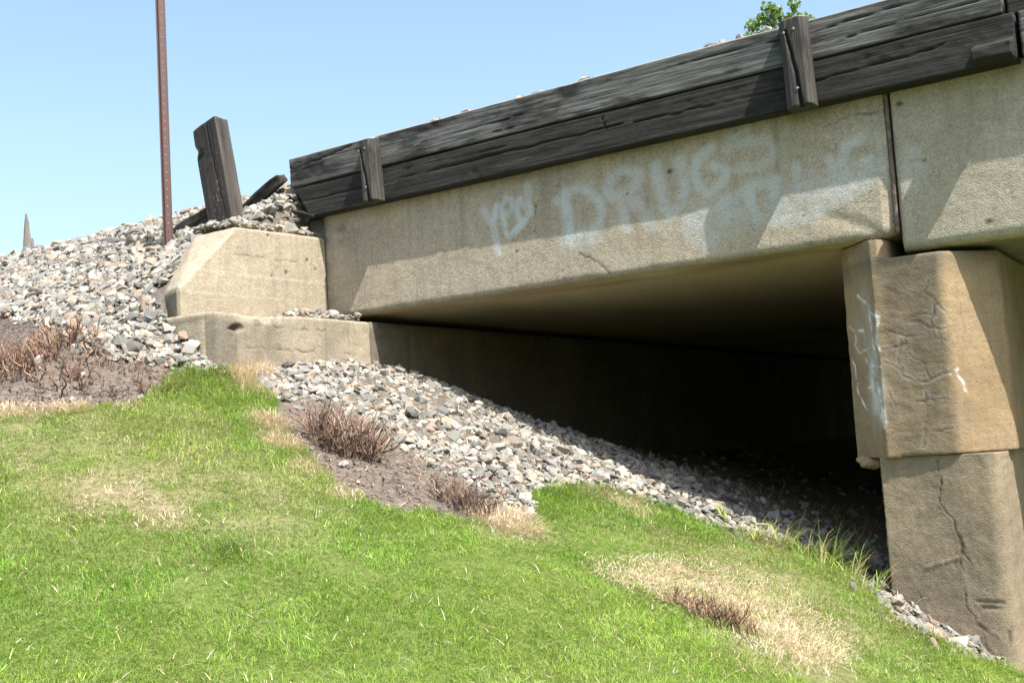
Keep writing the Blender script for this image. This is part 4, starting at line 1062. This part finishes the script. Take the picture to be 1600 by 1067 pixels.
# mulch chips
L = []
MC = [(.20,.145,.115),(.10,.075,.06),(.30,.225,.175),(.07,.055,.05),(.46,.35,.27),(.38,.27,.20)]
litter(16000, (-4, 3.6, -4.3, -1.4), lambda x, y, r: zones(x, y, .04)['mulch'] & vis(x, y), (.02, .075), (.006, .016), 1.38, MC, 41, .015)
litter(2600, (4.3, 5.4, -2.5, -1.2), lambda x, y, r: r.random(len(x)) < .5*np.clip(1.2-stumpy(x, y)/.4, 0, 1), (.02, .07), (.005, .012), 1.38, MC, 42, .015)
mo = join_blades('mulch', L, M['straw']); tag(mo, 'dark brown bark mulch strewn round the cut shrubs', kind='stuff')

# ---------------------------------------------------------------- cut-back shrubs
def stem_mesh(r, h, rad, kinks=4, lean=.15):
    """a woody stem with a cut top and a few stubs"""
    path = [Vector((0, 0, -.03))]; dv = Vector((r.uniform(-lean, lean), r.uniform(-lean, lean), 1)).normalized()
    for q in range(kinks):
        path.append(path[-1]+dv*(h+.03)/kinks); dv = (dv+Vector((r.uniform(-.75,.75), r.uniform(-.75,.75), r.uniform(-.2,.1)))).normalized()
    V = []; Q = []; T = []
    def tube(path, r0, r1, ns=5):
        b = len(V)
        for q, p in enumerate(path):
            d = (path[min(q+1, len(path)-1)]-path[max(q-1, 0)]).normalized()
            a = d.orthogonal().normalized(); bb = d.cross(a)
            rr = r0+(r1-r0)*q/(len(path)-1)
            for s in range(ns):
                an = 2*math.pi*s/ns; V.append(p+(a*math.cos(an)+bb*math.sin(an))*rr)
        for q in range(len(path)-1):
            for s in range(ns):
                Q.append((b+q*ns+s, b+q*ns+(s+1) % ns, b+(q+1)*ns+(s+1) % ns, b+(q+1)*ns+s))
        e = len(V); V.append(path[-1].copy())
        for s in range(ns): T.append((b+(len(path)-1)*ns+s, b+(len(path)-1)*ns+(s+1) % ns, e))
    tube(path, rad, rad*.72)
    for q in range(r.randint(2, 6)):
        p = path[r.randint(1, len(path)-1)]; dv = Vector((r.uniform(-1,1), r.uniform(-1,1), r.uniform(.3,1.3))).normalized()
        ln = r.uniform(.03, .11)*(.5+h)
        tube([p, p+dv*ln*.5, p+(dv+Vector((0,0,.35))).normalized()*ln], rad*.55, rad*.38, 4)
    return np.array([tuple(q) for q in V]), np.array(Q), np.array(T)
SR = random.Random(12)
def stem_lib(n, h, rad):
    return [stem_mesh(SR, h*SR.uniform(.75, 1.15), rad*SR.uniform(.8, 1.25)) for _ in range(n)]
def shrub(cx, cy, spots, libs, cols, label, scale=1.0, spread=.5, twigs=0, seed=1, twig_h=(.05, .16)):
    r = random.Random(seed); cz = float(ground(cx, cy))
    rt = root('cut_back_shrub', (cx, cy, cz), label, 'shrub', 'shrubs cut back to stumps')
    mes = []
    for v, q, t in libs:
        c = cols[r.randrange(len(cols))]
        me = mesh_np('stem', v, q, t, True); me.materials.append(M['stems'])
        k = np.clip(v[:,2]/max(v[:,2].max(), .01), 0, 1)[:,None]; rr = np.random.default_rng(seed+len(mes))
        attr_col(me, 'tint', np.clip(np.array(c)*(.75+.5*k)*rr.uniform(.8, 1.2, (len(v), 1)), 0, .7)); mes.append(me)
    for dx, dy, sc in spots:
        o = bpy.data.objects.new('stem', mes[r.randrange(len(mes))]); COL.objects.link(o); o.parent = rt
        gzv = float(ground(cx+dx, cy+dy))-cz
        o.location = (dx, dy, gzv)
        rad = math.hypot(dx, dy)+1e-6; tilt = min(.7, rad*spread*2.0)+r.uniform(-.30, .35)
        ax = Vector((-dy/rad, dx/rad, 0))
        o.rotation_euler = (Matrix.Rotation(tilt, 3, ax) @ Matrix.Rotation(r.uniform(0, 6.28), 3, 'Z')).to_euler()
        s = sc*scale; o.scale = (s, s, s)
    if twigs:
        rr = np.random.default_rng(seed+50); n = twigs
        a = rr.uniform(0, 6.283, n); R = max(math.hypot(dx, dy) for dx, dy, _ in spots); q = R*1.15*np.sqrt(rr.random(n))
        tx, ty = np.cos(a)*q, np.sin(a)*q; tz = ground(cx+tx, cy+ty)-cz
        v, qd, t, c = blades(tx, ty, tz-.01, rr.uniform(*twig_h, n), rr.uniform(.003, .006, n), np.clip(rr.normal(.55, .35, n), .05, 1.4), np.where(rr.random(n) < .6, a, rr.uniform(0, 6.28, n)), np.array(cols)[rr.integers(0, len(cols), n)]*rr.uniform(.8, 1.5, (n, 1)), .25, seed)
        me = mesh_np('twigs', v, qd, t); attr_col(me, 'tint', np.clip(c, 0, .7)); o = link('twigs', me, M['stems'], rt); o['kind'] = 'stuff'
    return rt
RED = [(.135,.068,.045),(.10,.055,.04),(.17,.092,.06),(.07,.042,.034),(.25,.16,.11)]
BRN = [(.165,.105,.075),(.12,.08,.06),(.21,.14,.10),(.085,.058,.046),(.29,.21,.15)]
def ring(n, rx, ry, seed, s=(.7, 1.15)):
    r = random.Random(seed); out = []
    for _ in range(n):
        a = r.uniform(0, 6.283); q = math.sqrt(r.random()); out.append((math.cos(a)*q*rx, math.sin(a)*q*ry, r.uniform(*s)))
    return out
LT = stem_lib(16, .29, .0062); LS = stem_lib(14, .17, .0052)
shrub(-.42, -2.86, ring(210, .62, .34, 1, (.4, 1.0)), LT, RED, 'reddish cut-back shrub, the widest, on dark mulch at the left of the bank', 1.0, .25, 160, 3, (.06, .16))
shrub(.40, -2.62, ring(44, .36, .24, 2, (.35, .8)), LS, RED, 'sparse low sprouts of a cut shrub on mulch right of the widest shrub', 1.0, .5, 160, 4)
shrub(2.10, -2.12, ring(230, .28, .22, 5, (.6, 1.15)), LT, BRN, 'dense brown stump of a cut shrub in the middle, on mulch below the gravel slope', .92, .6, 160, 6, (.06, .18))
shrub(3.07, -2.05, ring(110, .21, .15, 7, (.4, .9)), LT, BRN, 'small brown twiggy cut shrub at the lower tip of the mulch bed', .85, .7, 110, 8, (.05, .14))
shrub(4.83, -2.10, ring(120, .24, .16, 9, (.4, 1.0)), LS, [(.105,.058,.036),(.075,.044,.030),(.15,.088,.055),(.28,.18,.12)], 'low reddish brown cut shrub in the round straw patch on the lawn', .95, .45, 90, 10, (.04, .10))
# thick old stump in the widest shrub
def thick(bm):
    bm_hull(bm, [(x*k, y*k, z) for z, k in ((-.05, 1.2), (.30, .85)) for x, y in ((.028,0),(.014,.024),(-.014,.024),(-.028,0),(-.014,-.024),(.014,-.024))])

# ---------------------------------------------------------------- weeds
def tuft(x, y, n, h, w, cols, label, name='grass_tuft', lean=.45, seed=1, rad=.05, az0=None, cat='grass tuft', group=None):
    z = float(ground(x, y)); rt = root(name, (x, y, z), label, cat, group); r = random.Random(seed)
    for k in range(n):
        L_ = h*r.uniform(.6, 1.2); V = []; Q = []; a = r.uniform(0, 6.283) if az0 is None else r.gauss(az0, .8)
        le = max(.02, r.gauss(lean, .25)); p = Vector((r.uniform(-rad, rad), r.uniform(-rad, rad), -.01)); seg = 6
        side = Vector((-math.sin(a), math.cos(a), 0)); wid = w*r.uniform(.7, 1.2)
        for s in range(seg+1):
            t = s/seg; ww = wid*(1-t)**.6*.5+.0003
            V += [p-side*ww, p+side*ww]
            q = le+t*r.uniform(.5, 1.3)*1.1
            p = p+Vector((math.cos(a)*math.sin(q), math.sin(a)*math.sin(q), math.cos(q)))*L_/seg
        for s in range(seg): Q.append((2*s, 2*s+1, 2*s+3, 2*s+2))
        me = mesh_np('blade', np.array([tuple(q) for q in V]), np.array(Q), None, True)
        c = np.array(cols[r.randrange(len(cols))])*r.uniform(.8, 1.2); attr_col(me, 'tint', np.tile(c, (len(V), 1)))
        link('blade', me, M['grass'], rt)
    return rt
GY = [(.30,.38,.08),(.40,.42,.13),(.24,.33,.07),(.50,.43,.20)]
tuft(4.02, .12, 7, .22, .017, [(.34,.42,.06),(.26,.36,.05)], 'bright yellow-green broad-bladed weed at the edge of the shade', 'weed', .45, 3, .03, cat='weed')
for n_, (tx, ty, cnt, hh, lb) in enumerate(((4.45,.10,16,.28,'loose tuft of long green blades where the lawn meets the shade'), (4.75,.10,24,.33,'tall tuft of long yellowing blades leaning into the shade'), (4.93,.03,26,.34,'tallest tuft of long grass blades, nearest the pier'), (5.12,-.12,16,.24,'short fanned tuft of long blades just above the stones by the pier'), (4.25,.0,12,.20,'thin tuft of pale blades next to the yellow-green weed'))):
    tuft(tx, ty, cnt*3, hh, .0075, GY, lb, 'grass_tuft', .55, 20+n_, .15, .9, group='long grass tufts along the shade')
tuft(3.70, -.10, 8, .14, .008, [(.22,.27,.06),(.36,.30,.14)], 'small weed sprout among the stones on the slope edge', 'weed', .4, 31, .05, cat='weed')
def leafy(x, y, n, h, ls, cols, label, seed):
    z = float(ground(x, y)); rt = root('leafy_weed', (x, y, z), label, 'weed'); r = random.Random(seed)
    V = []; Q = []
    for k in range(n):
        a = r.uniform(0, 6.283); q = r.uniform(.1, 1)*h*.6; p = Vector((math.cos(a)*q, math.sin(a)*q, r.uniform(.2, 1)*h)); s = ls*r.uniform(.6, 1.2)
        d1 = Vector((math.cos(a), math.sin(a), r.uniform(-.6,.3))).normalized(); d2 = Vector((-math.sin(a), math.cos(a), r.uniform(-.3,.3))).normalized()
        b = len(V); V += [p, p+d1*s*.5+d2*s*.36, p+d1*s, p+d1*s*.5-d2*s*.36]; Q.append((b, b+1, b+2, b+3))
    me = mesh_np('foliage', np.array([tuple(q) for q in V]), np.array(Q), None); rr = np.random.default_rng(seed)
    attr_col(me, 'tint', np.repeat(np.array(cols)[rr.integers(0, len(cols), n)]*rr.uniform(.7, 1.3, (n, 1)), 4, 0)); link('foliage', me, M['leaf'], rt)
    me = mesh_np('stem', *stem_mesh(r, h*.8, .006), True); attr_col(me, 'tint', np.tile((.12,.14,.05), (len(me.vertices), 1))); link('stem', me, M['stems'], rt)
    return rt
leafy(2.55, 5.2, 90, .55, .16, [(.05,.10,.02),(.08,.14,.03)], 'dark leafy weed growing deep under the bridge deck', 3)
leafy(3.6, 2.6, 26, .25, .09, [(.06,.12,.02),(.09,.15,.03)], 'small leafy weed in the shade beside the pier', 5)
leafy(4.35, 2.2, 24, .22, .08, [(.06,.12,.02),(.09,.15,.03)], 'small sprout close against the dark left side of the pier', 7)

# ---------------------------------------------------------------- sign post, old tie, scraps, stake
sp_root = root('sign_post', (-1.34, -.84, 3.55), 'tall thin brown steel sign post with punched holes, standing in the ballast', 'sign post')
def channel():
    """rolled U section with punched holes in its web"""
    Hh = 3.9; pitch = .0885; ww = .046; t = .006
    V = []; Q = []
    def quad(a, b, c, d): k = len(V); V.extend([a, b, c, d]); Q.append((k, k+1, k+2, k+3))
    n = int(Hh/pitch); hr = .0062; ns = 8
    for k in range(n):
        zc = (k+.5)*pitch
        ring_ = [(hr*math.cos(2*math.pi*s/ns+math.pi/8), zc+hr*math.sin(2*math.pi*s/ns+math.pi/8)) for s in range(ns)]
        z0, z1 = k*pitch, (k+1)*pitch
        sq = [(ww/2, zc+ww/5), (ww/5, z1), (-ww/5, z1), (-ww/2, zc+ww/5), (-ww/2, zc-ww/5), (-ww/5, z0), (ww/5, z0), (ww/2, zc-ww/5)]
        for yy in (0, t):
            for s in range(ns):
                a, b = ring_[s], ring_[(s+1) % ns]; c, d = sq[(s+1) % ns], sq[s]
                quad((a[0], yy, a[1]), (b[0], yy, b[1]), (c[0], yy, c[1]), (d[0], yy, d[1]))
            for cx_, cz_, i0, i1 in ((1, z1, 0, 1), (-1, z1, 3, 2), (-1, z0, 4, 5), (1, z0, 7, 6)):
                quad((sq[i0][0], yy, sq[i0][1]), (cx_*ww/2, yy, cz_), (sq[i1][0], yy, sq[i1][1]), (sq[i1][0], yy, sq[i1][1]))
        for s in range(ns):
            a, b = ring_[s], ring_[(s+1) % ns]
            quad((a[0], 0, a[1]), (b[0], 0, b[1]), (b[0], t, b[1]), (a[0], t, a[1]))
    bm = bmesh.new(); vs = [bm.verts.new(v) for v in V]
    for q in Q:
        u_ = []
        for i_ in q:
            if vs[i_] not in u_ and (not u_ or V[i_] != tuple(u_[-1].co)): u_.append(vs[i_])
        try: bm.faces.new(u_)
        except ValueError: pass
    bmesh.ops.remove_doubles(bm, verts=bm.verts, dist=1e-5)
    # side walls and flanges, as thin solid strips
    z1 = n*pitch
    def strip(p, q, th):
        p, q = Vector(p), Vector(q); d = (q-p).normalized(); m_ = Vector((-d.y, d.x))*th
        a = [p, q, q+m_, p+m_]
        lo = [bm.verts.new((c.x, c.y, 0)) for c in a]; hi = [bm.verts.new((c.x, c.y, z1)) for c in a]
        for s in range(4): bm.faces.new((lo[s], lo[(s+1) % 4], hi[(s+1) % 4], hi[s]))
        bm.faces.new(hi); bm.faces.new(lo[::-1])
    strip((ww/2+.0005, .001), (ww/2+.010, .040), -.005)
    strip((-ww/2-.0005, .001), (-ww/2-.010, .040), .005)
    strip((ww/2+.0105, .040), (ww/2+.026, .040), -.005)
    strip((-ww/2-.0105, .040), (-ww/2-.026, .040), .005)
    bmesh.ops.recalc_face_normals(bm, faces=bm.faces)
    me = bpy.data.meshes.new('channel'); bm.to_mesh(me); bm.free(); return me
ch = link('channel', channel(), M['post_paint'], sp_root)
sp_root.rotation_euler = (math.radians(.4), math.radians(-.1), math.radians(62))

def baulk(name, size, seed, voxel, mat, notch=None, taper=0.):
    def b(bm):
        sx, sy, sz = size
        bm_hull(bm, [(x*sx/2*(1-taper*(z > 0)), y*sy/2*(1-taper*(z > 0)), z*sz) for x in (-1, 1) for y in (-1, 1) for z in (0, 1)])
        bm_bevel_sharp(bm, .012, 2)
    me = remeshed(name, b, voxel); V = get_co(me); N = get_no(me); V0 = V.copy()
    V += N*(.006*fbm(V0, (30,30,1.0), seed, 4)+.006*fbm(V0, (6,6,3), seed+3, 3))[:,None]
    return me, V, N, V0
me, V, N, V0 = baulk('tie', (.34, .19, 1.46), 61, .011, M['tie'])
H = 1.46
V[:,2] += np.where(V0[:,2] > H-.05, .035*(V0[:,0]/.34)+.012*fbm(V0, (18,18,1), 4, 3), 0)
notch = np.exp(-(((V0[:,0]+.17)/.06)**2+((V0[:,2]-(H-.27))/.045)**2)); V[:,0] += .03*notch
nd = np.clip(1.3-np.hypot((V0[:,0]+.09)/.05, (V0[:,2]-(H-.30))/.055), 0, 1)*(V0[:,1] < -.05); V[:,1] += .02*nd*np.sin(np.hypot(V0[:,0]+.09, V0[:,2]-H+.30)*260)
ckd = seg_dist(jag([(.03, H), (.05, H-.5), (.09, H-1.1), (.08, .1)], .004, .08, 3), V0[:,0], V0[:,2]); cf = np.clip(1-ckd/.008, 0, 1)*(V0[:,1] < -.05)
V[:,1] += .015*cf
set_co(me, V); attr(me, 'crack', np.clip(cf+.5*nd, 0, 1)); attr(me, 'char', .95*(N[:,1] < -.5)*np.clip(.75+.6*fbm(V0, (6,6,2), 5, 3), 0, 1)); attr(me, 'pale', .16*(N[:,0] > .6)*np.clip(.6+fbm(V0, (9,9,1.5), 7, 3), 0, 1))
attr(me, 'fleck', np.clip(np.exp(-(((V0[:,2]-.55)/.30)**2)-((V0[:,0]-.0)/.12)**2)*1.2+.4*np.exp(-((V0[:,2]-1.1)/.12)**2), 0, 1)*(N[:,1] < -.5))
tie = link('railway_tie', me, M['tie']); tag(tie, 'old dark railway tie standing upright and leaning in the ballast behind the wing wall', 'railway tie')
tie.location = (-.86, -.44, 3.68); tie.rotation_euler = (math.radians(-2), math.radians(-12), math.radians(3))
def scrap(name, size, loc, dirv, roll, seed, label, cat, jagged=.4):
    def b(bm):
        r = random.Random(seed); sx, sy, sz = size
        pts = []
        for x in np.linspace(-1, 1, 7):
            e = 1-jagged*max(0, abs(x)-.4)
            for y, z in ((-1,-1),(1,-1),(1,1),(-1,1)):
                pts.append((x*sx/2, y*sy/2*e*r.uniform(.75, 1), z*sz/2*e*r.uniform(.75, 1)))
        bm_hull(bm, pts)
    me = remeshed(name, b, min(size)/9); V = get_co(me); N = get_no(me); V0 = V.copy()
    V += N*(min(size)*.22*fbm(V0, (1.5,26,26), seed, 4)+min(size)*.10*fbm(V0, (5,9,9), seed+1, 3))[:,None]
    set_co(me, V); zero_attrs(me, ('crack','char','pale','fleck'))
    o = link(name, me, M['scrap']); tag(o, label, cat, 'scraps of old timber on the ballast')
    d = Vector(dirv).normalized(); o.matrix_world = Matrix.Translation(Vector(loc)) @ d.to_track_quat('X', 'Z').to_matrix().to_4x4() @ Matrix.Rotation(roll, 4, 'X')
    return o
scrap('timber_scrap', (.66, .15, .11), (-.74, -.12, 4.32), (.53, .02, .24), .3, 5, 'dark broken plank poking up from the ballast between the tie and the bridge', 'timber scrap', .10)
scrap('timber_scrap', (.80, .20, .17), (-1.44, -.40, 4.10), (.52, .02, .16), .2, 9, 'dark log-like timber lying on the ballast at the foot of the upright tie', 'timber scrap', .12)
scrap('timber_scrap', (.40, .07, .035), (-.19, -.14, 4.05), (.85, .1, -.28), .1, 13, 'thin flat splinter lying on stones at the left end of the bridge timbers', 'timber scrap')
scrap('timber_scrap', (.28, .05, .03), (-.55, -.22, 4.10), (.8, -.4, .05), .4, 17, 'short grey splinter lying among stones right of the upright tie', 'timber scrap')
def shard(bm):
    bm_hull(bm, [(-.085,-.03,0),(.075,-.03,0),(.075,.03,0),(-.075,.03,0),(-.05,-.02,.30),(.02,-.02,.30),(.0,.02,.32),(-.04,0,.68),(-.015,.005,.70),(-.025,-.01,.69)])
me = remeshed('stake', shard, .009); V = get_co(me); V0 = V.copy(); V += get_no(me)*(.012*fbm(V0, (22,22,2), 3, 3))[:,None]
V[:,0] += .03*(V0[:,2] < .33)*(V0[:,0] > .02); set_co(me, V); zero_attrs(me, ('crack','char','pale','fleck'))
sk = link('broken_stake', me, M['stake']); tag(sk, 'far grey splintered wooden stake on the skyline of the embankment', 'stake')
sk.location = (-6.35, .78, float(ground(-6.35, .78))-.02); sk.rotation_euler = (0, math.radians(1), math.radians(35))

# ---------------------------------------------------------------- tree beyond the bridge
tr = root('tree', (-5.1, 30.0, 1.0), 'green leafy treetop showing above the timbers behind the bridge', 'tree')
def tree_build():
    r = random.Random(4); V = []; Q = []; T = []
    def limb(p, q, r0, r1, ns=7):
        d = (q-p).normalized(); a = d.orthogonal().normalized(); b = d.cross(a); k = len(V)
        for c, rr in ((p, r0), (q, r1)):
            for s in range(ns): V.append(c+(a*math.cos(6.2832*s/ns)+b*math.sin(6.2832*s/ns))*rr)
        for s in range(ns): Q.append((k+s, k+(s+1) % ns, k+ns+(s+1) % ns, k+ns+s))
    base_ = Vector((0,0,0)); top_ = Vector((0.0,-.4,13.2))
    mid_ = Vector((.25,.1,7)); limb(base_, mid_, .30, .20, 10); limb(mid_, top_, .20, .07, 9)
    # leaf clumps: centre in tree space, radii
    fwd = Vector((-.5, .86, 0)); rt_ = Vector((.83, .55, 0))
    # (sideways, height, radius) as seen from the road side
    cl = [(-1.55,13.9,.26),(-1.45,13.5,.3),(.75,15.35,.25),(1.6,15.05,.24),(-.35,15.2,.26),(.25,15.35,.26),(-1.22,13.75,.28),(-1.10,14.25,.22),(-.66,14.95,.36),(-.62,14.45,.28),(-.85,13.9,.2),(-.02,15.55,.34),(.08,15.05,.34),(-.22,14.55,.34),(.48,15.0,.22),(.55,14.5,.32),(.95,15.2,.32),(1.28,15.0,.28),(1.42,14.6,.22),(.98,14.55,.3),(.3,14.0,.8),(-.6,13.6,.8),(1.0,13.7,.9),(-1.2,13.2,.8),(0,12.8,1.2),(1.4,12.6,1.0),(-1.6,12.2,.9),(.3,11.6,1.3)]
    C_ = []
    for s, h_, q in cl:
        for m_ in range(1):
            c = rt_*s+fwd*r.uniform(-.6, .6)+Vector((0,0,h_+.35)); C_.append((c, q, h_ > 13.5))
            j_ = Vector((0,-.3, min(13, c.z-1.6-r.random()))); limb(j_+Vector((0,0,0)), c, .05, .012, 5)
    me = mesh_np('trunk', np.array([tuple(v) for v in V]), np.array(Q), None, True); attr_col(me, 'tint', np.tile((.17,.14,.11), (len(V), 1)))
    link('trunk', me, M['stems'], tr)
    LV = []; LQ = []; LC = []
    rr = np.random.default_rng(8)
    for c, q, hi in C_:
        n = int(80*q/.3) if hi else int(130*q)
        n = min(n, 330)
        d = rr.normal(0, 1, (n, 3)); d /= np.linalg.norm(d, axis=1, keepdims=True)
        p = np.array(c)+d*q*(rr.random((n, 1))**.45)*np.array([1,1,1.05])
        for k in range(n):
            s = rr.uniform(.095, .165); nrm = d[k]*.6+rr.normal(0, .7, 3)+np.array([0,0,.3]); nrm /= np.linalg.norm(nrm)
            a = np.cross(nrm, rr.normal(0, 1, 3)); a /= np.linalg.norm(a); b = np.cross(nrm, a)
            k0 = len(LV)
            LV += [p[k]-a*s*.55, p[k]+b*s*.52-a*s*.12-nrm*s*.10, p[k]+a*s*.75-nrm*s*.12, p[k]-b*s*.52-a*s*.12-nrm*s*.10, p[k]]
            LQ += [(k0, k0+3, k0+4), (k0+3, k0+2, k0+4), (k0+2, k0+1, k0+4), (k0+1, k0, k0+4)]
            y_ = rr.random(); col = (np.array((.11,.20,.04))*(1-y_)+np.array((.24,.32,.08))*y_)*rr.uniform(.8, 1.25); LC += [col]*5
    me = mesh_np('crown', np.array(LV), None, np.array(LQ)); attr_col(me, 'tint', np.array(LC)); link('crown', me, M['leaf'], tr)
tree_build()
